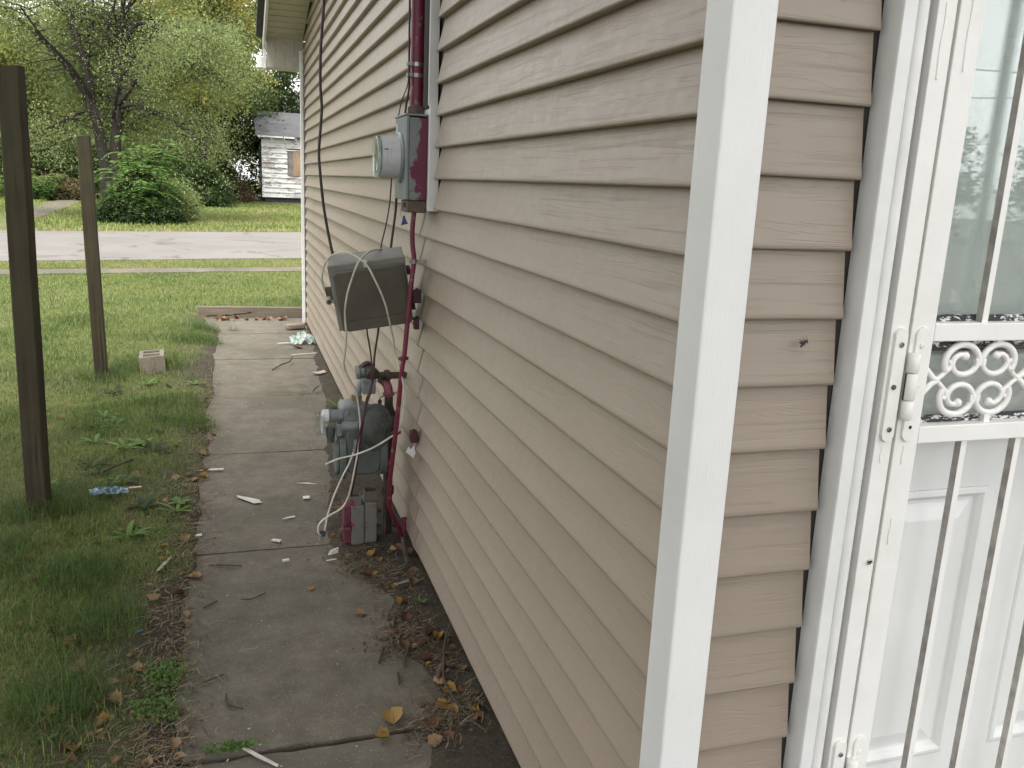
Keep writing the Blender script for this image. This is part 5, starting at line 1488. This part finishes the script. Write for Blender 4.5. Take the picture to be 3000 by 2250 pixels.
for i in range(12):
    x = 0.62 + 0.68 * i
    MB().prism([(FY0 - 0.40, ez - 0.02), (FY0 + 0.01, ez + 0.16), (FY0 + 0.01, ez + 0.02), (FY0 - 0.30, ez - 0.12 - 0.05 * (i % 3)), (FY0 - 0.40, ez - 0.10)], lambda u, v, t: (t, u, v), x, x + 0.05).build("rafter_tail", M['peel'], rf_o)
for a, b in ((0.55, 1.95), (2.0, 2.62)):
    MB().box((a, ey - 0.02, ez - 0.03), (b, ey + 0.01, ez + 0.055)).build("fascia_board", M['peel'], rf_o)
keep_parent(fh)

# ------------------------------------------------------------------ litter
M['leafA'] = simple("tan_dead_leaf", (0.30, 0.20, 0.11), (0.19, 0.115, 0.06), 60, 0.8)
M['leafB'] = simple("brown_dead_leaf", (0.13, 0.065, 0.032), (0.075, 0.038, 0.02), 60, 0.8)
M['leafC'] = simple("yellow_dead_leaf", (0.33, 0.20, 0.045), (0.18, 0.10, 0.028), 60, 0.7)
M['scrap'] = simple("white_vinyl_scrap", (0.66, 0.65, 0.62), (0.52, 0.50, 0.46), 30, 0.6)
M['twig'] = simple("dry_twig_bark", (0.075, 0.058, 0.045), (0.04, 0.032, 0.026), 50, 0.9)
M['straw'] = leaf_mat("dry_straw", [(0, (0.09, 0.065, 0.04)), (0.5, (0.20, 0.155, 0.10)), (1, (0.36, 0.30, 0.20))], 0.1)
def surf(x, y):
    """height of whatever lies underfoot (slab or soil)"""
    s = 0.001 if (-1.05 < x < 0.02 and y < 9.2) else -1
    return max(s, ground_h(x, y))
def leaf_mesh(seed, curl):
    rs = random.Random(seed)
    mb = MB(); n = 7; rows = []
    outline = [0.05, 0.55, 0.95, 0.80, 1.0, 0.55, 0.05]
    for i in range(n):
        t = i / (n - 1); w = 0.42 * outline[i] * rs.uniform(0.85, 1.15)
        row = []
        for j in range(5):
            u = (j - 2) / 2
            x = (t - 0.5) * 1.0; y = u * w
            z = curl * (abs(u) ** 1.6) * w * 1.2 + 0.25 * curl * (t - 0.5) ** 2 * 2 + rs.uniform(-0.03, 0.03)
            row.append((x, y, z))
        rows.append(row)
    mb.grid(rows)
    mb.tube([(-0.75, 0, 0.08), (-0.5, 0, 0.02), (0.45, 0, 0.02)], [0.014, 0.014, 0.006], 4)
    zmin = min(p[2] for p in mb.v)
    mb.v = [(x, y, z - zmin) for x, y, z in mb.v]
    return mb
LM = {}
for mt in ('leafA', 'leafB', 'leafC'):
    LM[mt] = []
    for sd in range(4):
        me_o = leaf_mesh(sd, [0.35, 0.8, -0.5, 1.2][sd]).build("dead_leaf", M[mt], None, smooth=True, angle=180)
        LM[mt].append(me_o.data)
        bpy.data.objects.remove(me_o)
def put_leaf(x, y, size, mt, label, group, rot=None, tilt=0.2):
    o = bpy.data.objects.new("dead_leaf", LM[mt][random.randrange(4)])
    COL.objects.link(o)
    o.location = (x, y, surf(x, y) + 0.001)
    o.rotation_euler = (random.uniform(-tilt, tilt), random.uniform(-tilt, tilt), rot if rot is not None else random.uniform(0, 6.28))
    o.scale = (size, size, size)
    cw_ = {'leafA': "tan ", 'leafB': "brown ", 'leafC': "yellow "}[mt]
    tag(o, label if label.startswith(("small", "tan", "large", "flat", "golden", "rust")) else cw_ + label, "leaf", group)
special = [(-0.469, 2.113, 0.035, 'leafC', "small bright yellow leaf alone in the middle of the slab"), (-0.302, 1.86, 0.055, 'leafA', "tan curled leaf lying by a white chip on the slab"), (-0.29, 1.175, 0.085, 'leafC', "large curled golden leaf by the cracked slab joint"), (-0.34, 1.076, 0.045, 'leafC', "flat yellow leaf just below the cracked slab joint"), (-0.92, 2.323, 0.06, 'leafC', "golden curled leaf at the left edge of the path"), (-0.178, 7.313, 0.11, 'leafB', "rust-brown leaf beside the plastic trash at the wall")]
for x, y, s, mt, lab in special: put_leaf(x, y, s, mt, lab, "dead leaves")
for i in range(95):       # leaves in the grass left of the path
    y = 1.1 + 4.6 * random.random() ** 1.6
    x = path_left(y) - random.random() ** 1.3 * (0.35 + 0.14 * y) + 0.05
    put_leaf(x, y, random.uniform(0.025, 0.055), random.choice(['leafA', 'leafA', 'leafA', 'leafB', 'leafB', 'leafC']), "dead leaf in the grass left of the path", "dead leaves in the grass", None, 0.5)
for i in range(85):       # leaves against the wall
    y = random.choice([random.uniform(1.0, 1.7), random.uniform(1.9, 3.0), random.uniform(1.0, 3.2)])
    x = path_right(y) + random.random() * (-0.01 - path_right(y))
    put_leaf(x, y, random.uniform(0.022, 0.052), random.choice(['leafA', 'leafB', 'leafB', 'leafB', 'leafC']), "dead leaf in the dirt along the foot of the siding", "dead leaves along the wall", None, 0.6)
for i in range(30):       # leaves at the far end of the path
    x = random.uniform(-1.1, -0.15); y = random.uniform(9.0, 9.22)
    put_leaf(x, y, random.uniform(0.04, 0.08), random.choice(['leafA', 'leafB', 'leafA']), "dead leaf caught before the timber at the path end", "dead leaves at the timber", None, 0.5)
# straw, chaff and crumbs of dirt
def straw_field(name, n, fn, label, lmin, lmax):
    Vs = []; Fs = []; Rs = []
    off = 0
    for i in range(n):
        x, y = fn()
        L = random.uniform(lmin, lmax); a = random.uniform(0, math.pi); w = random.uniform(0.0006, 0.0016)
        z = surf(x, y) + random.uniform(0.0005, 0.006)
        c, s = math.cos(a), math.sin(a); bend = random.uniform(-0.3, 0.3) * L
        pts = [(-L / 2, 0, random.uniform(0, 0.004)), (0, bend * 0.5, random.uniform(0, 0.006)), (L / 2, 0, random.uniform(0, 0.004))]
        for (u, v, q) in pts:
            for sg in (-1, 1):
                vv = v + sg * w
                Vs.append((x + u * c - vv * s, y + u * s + vv * c, z + q + (0.0006 if sg > 0 else 0)))
        Fs += [(off, off + 2, off + 3, off + 1), (off + 2, off + 4, off + 5, off + 3)]
        off += 6
        Rs += [random.random()] * 6
    o = fast_mesh(name, np.array(Vs), np.array(Fs), M['straw'], None, {"rnd": np.array(Rs)})
    tag(o, label, "straw", kind="stuff")
def near_wall():
    while True:
        y = random.choice([random.gauss(1.62, 0.14), random.uniform(0.95, 3.4), random.gauss(2.2, 0.15), random.gauss(1.15, 0.06)])
        x = path_right(y) + random.gauss(0.05, 0.07)
        if x < -0.005: return x, y
def left_edge():
    y = 1.0 + 5 * random.random() ** 1.5
    return path_left(y) + random.gauss(-0.03, 0.07), y
straw_field("straw", 1300, near_wall, "scattered straw and chaff in the dirt along the siding", 0.015, 0.075)
straw_field("straw", 2600, left_edge, "dry straw along the left edge of the path", 0.015, 0.07)
def crumb_field(name, n, fn, mat, label, smin, smax):
    Vs = []; Fs = []
    off = 0
    for i in range(n):
        x, y = fn(); s = smin + (smax - smin) * random.random() ** 3
        z = surf(x, y)
        pts = [(random.uniform(0.6, 1) * dx * s, random.uniform(0.6, 1) * dy * s, random.uniform(0.5, 1) * dz * s) for dx, dy, dz in ((1, 0, 0.2), (0, 1, 0.2), (-1, 0, 0.2), (0, -1, 0.2), (0, 0, 0.9))]
        Vs += [(x + a, y + b, z + c) for a, b, c in pts]
        Fs += [(off, off + 1, off + 4), (off + 1, off + 2, off + 4), (off + 2, off + 3, off + 4), (off + 3, off, off + 4)]
        off += 5
    o = fast_mesh(name, np.array(Vs), np.array(Fs), mat)
    tag(o, label, "debris", kind="stuff")
M['crumb'] = simple("dirt_crumbs", (0.07, 0.052, 0.038), (0.12, 0.095, 0.07), 80, 0.95)
M['chip'] = simple("pale_chips", (0.55, 0.52, 0.47), (0.30, 0.27, 0.23), 80, 0.8)
crumb_field("dirt_crumbs", 2600, near_wall, M['crumb'], "crumbs of dark soil along the foot of the siding", 0.002, 0.012)
crumb_field("dirt_crumbs", 1500, left_edge, M['crumb'], "crumbs of soil along the left edge of the path", 0.002, 0.010)
M['litter'] = simple("leaf_crumbs", (0.20, 0.135, 0.075), (0.085, 0.055, 0.032), 30, 0.9)
def grass_litter():
    y = 1.0 + 5.5 * random.random() ** 1.5
    return path_left(y) - abs(random.gauss(0.0, 0.22 + 0.05 * y)) + 0.03, y
crumb_field("leaf_crumbs", 1500, grass_litter, M['litter'], "crumbled dead leaves in the grass left of the path", 0.004, 0.016)
crumb_field("pale_chips", 260, lambda: (random.uniform(-0.95, -0.05), 1.0 + 7 * random.random() ** 1.8), M['chip'], "tiny pale chips scattered over the concrete path", 0.0015, 0.006)

def flat_piece(name, mat, poly, x, y, rot, th, label, cat, lift=0.004, curl=0.0):
    n = len(poly)
    mb = MB()
    vs = [(a, b, curl * a * a * 8) for a, b in poly] + [(a, b, th + curl * a * a * 8) for a, b in poly]
    mb.add(vs, [tuple(range(n - 1, -1, -1)), tuple(range(n, 2 * n))] + [(i, (i + 1) % n, n + (i + 1) % n, n + i) for i in range(n)])
    o = mb.build(name, mat)
    o.location = (x, y, surf(x, y) + 0.001 + lift); o.rotation_euler = (random.uniform(-0.05, 0.05), random.uniform(-0.05, 0.05), rot)
    tag(o, label, cat)
    return o
flat_piece("vinyl_scrap", M['scrap'], [(-0.078, 0.04), (-0.026, 0.029), (0.058, 0.006), (0.054, -0.005), (0.078, -0.028), (0.045, -0.052), (-0.013, -0.016), (-0.065, 0.016)], -0.695, 3.18, R(-20), 0.002, "largest white wedge-shaped scrap on the path", "scrap")
flat_piece("vinyl_scrap", M['scrap'], [(-0.075, 0.002), (-0.02, 0.010), (0.07, 0.008), (0.07, -0.012), (-0.03, -0.004)], -0.895, 3.69, R(-4), 0.003, "long white sliver at the left path edge", "scrap")
flat_piece("vinyl_scrap", M['scrap'], [(-0.02, -0.018), (0.015, -0.022), (0.022, 0.018), (-0.012, 0.022)], -0.409, 3.155, R(10), 0.002, "small square pale scrap on the path before the gas meter", "scrap")
flat_piece("vinyl_scrap", M['scrap'], [(-0.055, 0.006), (0.0, 0.008), (0.055, -0.012), (0.0, -0.004)], -0.389, 3.37, R(-14), 0.002, "thin pointed white scrap on the path before the gas meter", "scrap")
flat_piece("vinyl_scrap", M['scrap'], [(-0.03, -0.01), (0.035, 0.0), (0.035, 0.014), (-0.005, 0.006)], -0.515, 2.888, R(8), 0.003, "short white sliver near the cable loop on the path", "scrap")
flat_piece("vinyl_scrap", M['scrap'], [(-0.016, -0.012), (0.014, -0.014), (0.018, 0.014), (-0.006, 0.010)], -0.925, 2.755, R(20), 0.002, "small white chip at the left edge of the path", "scrap")
flat_piece("vinyl_scrap", M['scrap'], [(-0.022, -0.010), (0.022, -0.012), (0.02, 0.012), (-0.02, 0.010)], -0.582, 2.62, R(-30), 0.004, "bent pale chip on the slab joint near the ground box", "scrap")
flat_piece("vinyl_scrap", M['scrap'], [(-0.014, -0.006), (0.014, -0.006), (0.014, 0.006), (-0.014, 0.006)], -0.552, 2.393, R(3), 0.007, "small whitish wood block in the middle of the slab", "scrap")
for j in range(3):
    flat_piece("vinyl_scrap", M['scrap'], [(-0.022, -0.005), (0.022, -0.006), (0.022, 0.005), (-0.022, 0.006)], -0.345 + 0.004 * j, 2.425 + 0.010 * j, R(20 + 8 * j), 0.004, ["lowest of three stacked white slivers by the ground box", "middle of three stacked white slivers by the ground box", "topmost of three stacked white slivers by the ground box"][j], "scrap", 0.004 + 0.004 * j)
flat_piece("vinyl_scrap", M['scrap'], [(-0.022, -0.004), (0.024, -0.002), (0.022, 0.005), (-0.022, 0.003)], -0.36, 2.36, R(10), 0.002, "flat white strip below the three stacked slivers", "scrap")
flat_piece("metal_strip", M['nidrim'], [(-0.032, -0.006), (0.032, -0.006), (0.032, 0.006), (-0.032, 0.006)], -0.105, 2.035, R(24), 0.002, "grey metal strip lying in dirt at the siding foot", "strip", 0.01)
flat_piece("paper_scrap", simple("pale_paper", (0.44, 0.40, 0.35), (0.34, 0.30, 0.26), 20, 0.9), [(-0.07, 0.01), (-0.02, 0.05), (0.06, 0.03), (0.05, -0.04), (-0.01, -0.03)], -0.08, 6.1, R(20), 0.003, "crumpled pale paper scrap at the wall beyond the gas meter", "scrap", 0.008, 0.6)
flat_piece("bark_strip", simple("bleached_wood", (0.42, 0.38, 0.31), (0.30, 0.26, 0.2), 20, 0.8), [(-0.07, 0.004), (0.0, 0.010), (0.07, 0.003), (0.07, -0.003), (0.0, -0.008), (-0.06, -0.006)], -1.045, 2.40, R(70), 0.003, "bleached wood splinter upright in grass at the path edge", "splinter", 0.01)
flat_piece("bark_strip", M['scrap'], [(-0.06, 0.012), (0.0, 0.004), (0.08, -0.006), (0.08, -0.012), (0.0, -0.006), (-0.06, 0.004)], -0.70, 1.075, R(-42), 0.005, "white splinter below the cracked joint at the bottom", "splinter")
flat_piece("plastic_wrapper", simple("pink_wrapper", (0.42, 0.20, 0.17), (0.5, 0.36, 0.32), 60, 0.5), [(-0.03, -0.01), (0.03, -0.008), (0.03, 0.01), (-0.03, 0.012)], -1.25, 3.34, R(2), 0.002, "small pink wrapper in grass near the crushed blue wrapper", "wrapper", 0.02)
flat_piece("plastic_wrapper", simple("teal_plastic", (0.03, 0.17, 0.25), (0.02, 0.10, 0.16), 60, 0.4), [(-0.016, -0.004), (0.014, -0.006), (0.018, 0.004), (-0.012, 0.006)], -1.09, 1.83, R(40), 0.002, "tiny teal plastic piece in the bare dirt left of the path", "wrapper", 0.012)
# crushed blue wrapper
cw = MB(); rows = []
for i in range(13):
    row = []
    for j in range(7):
        x = (i / 12 - 0.5) * 0.155; y = (j / 6 - 0.5) * 0.055 * (0.55 + 0.45 * math.sin(math.pi * i / 12))
        row.append((x, y, 0.014 + 0.012 * fbm(x * 30, y * 30, 1, 2, 3.0)))
    rows.append(row)
cw.grid(rows)
def wrapm():
    t = NT("blue_foil_wrapper")
    n = t.noise(28, 4, None, 0.6, 1.0)
    return t.done(t.ramp(n, [(0.3, (0.015, 0.03, 0.07)), (0.48, (0.05, 0.11, 0.25)), (0.6, (0.35, 0.45, 0.6)), (0.75, (0.05, 0.07, 0.13))]), 0.25)
o = cw.build("crushed_wrapper", wrapm()); o.location = (-1.365, 3.27, 0.052); o.rotation_euler = (0.15, 0.05, R(14)); o.scale = (1.15, 1.4, 1.2)
tag(o, "crushed blue and white foil wrapper lying in the grass", "wrapper")
# sticks
def stick(pts, r, label, name="twig"):
    P = [(x, y, surf(x, y) + r + dz) for x, y, dz in pts]
    o = MB().tube(smooth_path(P, 4), [r * (0.75 + 0.5 * random.random()) for _ in range((len(P) - 1) * 4 + 1)], 6).build(name, M['twig'], None, smooth=True)
    tag(o, label, "stick")
stick([(0.0, 1.62, 0.03), (-0.05, 1.50, 0.02), (-0.075, 1.40, 0.01), (-0.094, 1.313, 0.008), (-0.091, 1.195, 0.006), (-0.06, 1.06, 0.004), (-0.03, 1.0, 0.0)], 0.0042, "long bent grey stick along the foot of the siding", "branch")
stick([(-0.180, 1.78, 0.006), (-0.200, 1.70, 0.004), (-0.222, 1.635, 0.002)], 0.0035, "thin dark twig on the straw patch, farthest of four")
stick([(-0.255, 1.585, 0.002), (-0.285, 1.49, 0.0)], 0.0042, "stubby dark twig left of the straw patch")
stick([(-0.170, 1.55, 0.003), (-0.203, 1.46, 0.0)], 0.0040, "stubby dark twig at the near end of the straw patch")
stick([(-0.232, 1.415, 0.0), (-0.240, 1.345, 0.0)], 0.0040, "short twig pointing at the camera on bare concrete")
stick([(-0.46, 6.30, 0.0), (-0.38, 6.45, 0.01), (-0.30, 6.50, 0.03), (-0.27, 6.62, 0.05)], 0.006, "branched twig in the middle of the path beyond the gas meter", "branch")
stick([(-0.87, 2.42, 0.0), (-0.80, 2.40, 0.001), (-0.735, 2.385, 0.0)], 0.003, "straight dark twig beside the golden leaf at the path edge")
stick([(-0.742, 2.075, 0.0), (-0.70, 2.07, 0.0), (-0.645, 2.11, 0.0)], 0.0025, "curved thin twig on the left half of the slab")
stick([(-0.88, 2.03, 0.0), (-0.83, 2.08, 0.0)], 0.003, "short twig at the left path edge below the golden leaf")
stick([(-0.79, 1.42, 0.0), (-0.785, 1.36, 0.0), (-0.74, 1.325, 0.0)], 0.003, "hooked twig near the lower left of the path")
stick([(-0.87, 1.50, 0.0), (-0.80, 1.54, 0.0)], 0.0025, "tiny twig on the path beside the green clover")
stick([(-1.43, 3.55, 0.04), (-1.36, 3.63, 0.05), (-1.30, 3.72, 0.05)], 0.006, "grey stick lying in grass behind the blue wrapper", "branch")
stick([(-0.06, 2.28, 0.09), (-0.055, 2.25, 0.04), (-0.05, 2.21, 0.0)], 0.008, "dark stake leaning in the dirt near the ground box", "branch")
# broken brick and plastic trash near the far end
bk = MB().box((-0.10, -0.05, 0), (0.10, 0.05, 0.055)).build("broken_brick", M['block'], None, bevel=0.012)
bk.location = (-0.13, 8.42, 0.004); bk.rotation_euler = (0.03, -0.04, R(12))
tag(bk, "broken pale brick on the path near the far house corner", "brick")
bag = MB(); rows = []
for i in range(15):
    row = []
    for j in range(15):
        a, b = (i / 14 - 0.5), (j / 14 - 0.5)
        rr = math.hypot(a, b)
        row.append((a * 0.26, b * 0.34, max(0.004, 0.085 * max(0, 1 - 2.0 * rr) + 0.045 * (fbm(a * 6, b * 6, 1, 3, 4.4) + 0.3))))
    rows.append(row)
bag.grid(rows)
def bagm():
    t = NT("crumpled_clear_plastic")
    t.done(t.mix(t.rng(t.noise(20, 4), 0.4, 0.6), (0.55, 0.62, 0.58), (0.20, 0.30, 0.27)), 0.15)
    t.b.inputs['Alpha'].default_value = 0.75
    return t.m
o = bag.build("plastic_bag", bagm()); o.location = (-0.10, 7.62, 0.004)
tag(o, "crumpled greenish clear plastic trash against the far wall foot", "plastic bag")
flat_piece("vinyl_scrap", M['scrap'], [(-0.10, 0.0), (0.0, 0.02), (0.08, 0.03), (0.08, 0.015), (0.0, 0.0), (-0.08, -0.02)], -0.27, 7.50, R(15), 0.006, "white curved scrap beside the plastic trash", "scrap", 0.01)
flat_piece("vinyl_scrap", M['scrap'], [(-0.12, 0.0), (0.12, 0.008), (0.12, -0.004), (-0.12, -0.012)], -0.14, 6.98, R(8), 0.003, "long pale strip on the path before the plastic trash", "scrap")
# weeds: broad leaved plants along the path
def weed(x, y, n, L, w, label, mat='leaf_bright', upright=0.5, cat="weed"):
    Vs = []; Fs = []; Rs = []; off = 0
    for i in range(n):
        a = i * 2.4 + random.random(); l = L * random.uniform(0.6, 1.15)
        up_ = upright * random.uniform(0.6, 1.3)
        r0 = random.random()
        for k_ in range(5):
            t = k_ / 4
            ww = w * math.sin(math.pi * min(0.98, 0.12 + 0.86 * t)) * 0.5
            cx = l * t; cz = l * (up_ * t - 0.55 * up_ * t * t) + 0.004
            for sg in (-1, 1):
                Vs.append((x + cx * math.cos(a) - sg * ww * math.sin(a), y + cx * math.sin(a) + sg * ww * math.cos(a), surf(x, y) + cz + 0.2 * ww))
            Rs += [r0, r0]
            if k_: Fs.append((off + 2 * k_ - 2, off + 2 * k_, off + 2 * k_ + 1, off + 2 * k_ - 1))
        off += 10
    o = fast_mesh("weed", np.array(Vs), np.array(Fs), M[mat], None, {"rnd": np.array(Rs)})
    tag(o, label, cat, "weeds along the path")
wd = 0
for i in range(26):
    y = random.uniform(2.6, 6.0); x = path_left(y) - random.uniform(0.02, 0.75)
    weed(x, y, random.randint(5, 9), random.uniform(0.06, 0.13), random.uniform(0.018, 0.032), "broad-leaved weed in the grass left of the path", random.choice(['leaf_bright', 'leaf_bush', 'leaf_bright']), 0.6)
weed(-0.19, 5.45, 3, 0.14, 0.020, "single green blade growing from the slab joint beyond the gas meter", 'leaf_bush', 1.3)
weed(-0.30, 5.44, 3, 0.12, 0.012, "flat green weed in the joint left of the single blade", 'leaf_bush', 0.2)
weed(-0.05, 4.9, 9, 0.13, 0.020, "green weed at the wall foot behind the gas meter", 'leaf_bright', 0.9)
weed(-0.06, 1.86, 4, 0.04, 0.014, "small green seedling in dirt at the siding foot", 'leaf_bright', 0.8)
weed(-1.28, 1.27, 2, 0.055, 0.014, "bright green fallen blade in grass at lower left", 'leaf_bright', 0.3)
def clover(x, y, rx, ry, n, label):
    c_ = np.stack([x + rng.normal(0, rx, n), y + rng.normal(0, ry, n)], 1)
    z = np.array([surf(a, b) for a, b in c_]) + rng.uniform(0.004, 0.03, n)
    P = np.concatenate([c_, z[:, None]], 1)
    V, F, r = leaf_quads(P, 0.013, 0.75, 2.0, np.clip(rng.normal(0.5, 0.2, n), 0, 1))
    o = fast_mesh("clover_patch", V, F, M['leaf_bright'], None, {"rnd": r})
    tag(o, label, "clover", kind="stuff")
clover(-0.98, 1.56, 0.035, 0.05, 420, "bright green clover patch at the left path edge, the farther one")
clover(-1.00, 1.36, 0.04, 0.045, 380, "bright green clover patch at the left path edge, the nearer one")
clover(-0.775, 1.125, 0.035, 0.008, 260, "green clover growing in the cracked slab joint")
clover(-1.15, 2.75, 0.06, 0.05, 260, "low clover in the grass beside the path's pale chip")
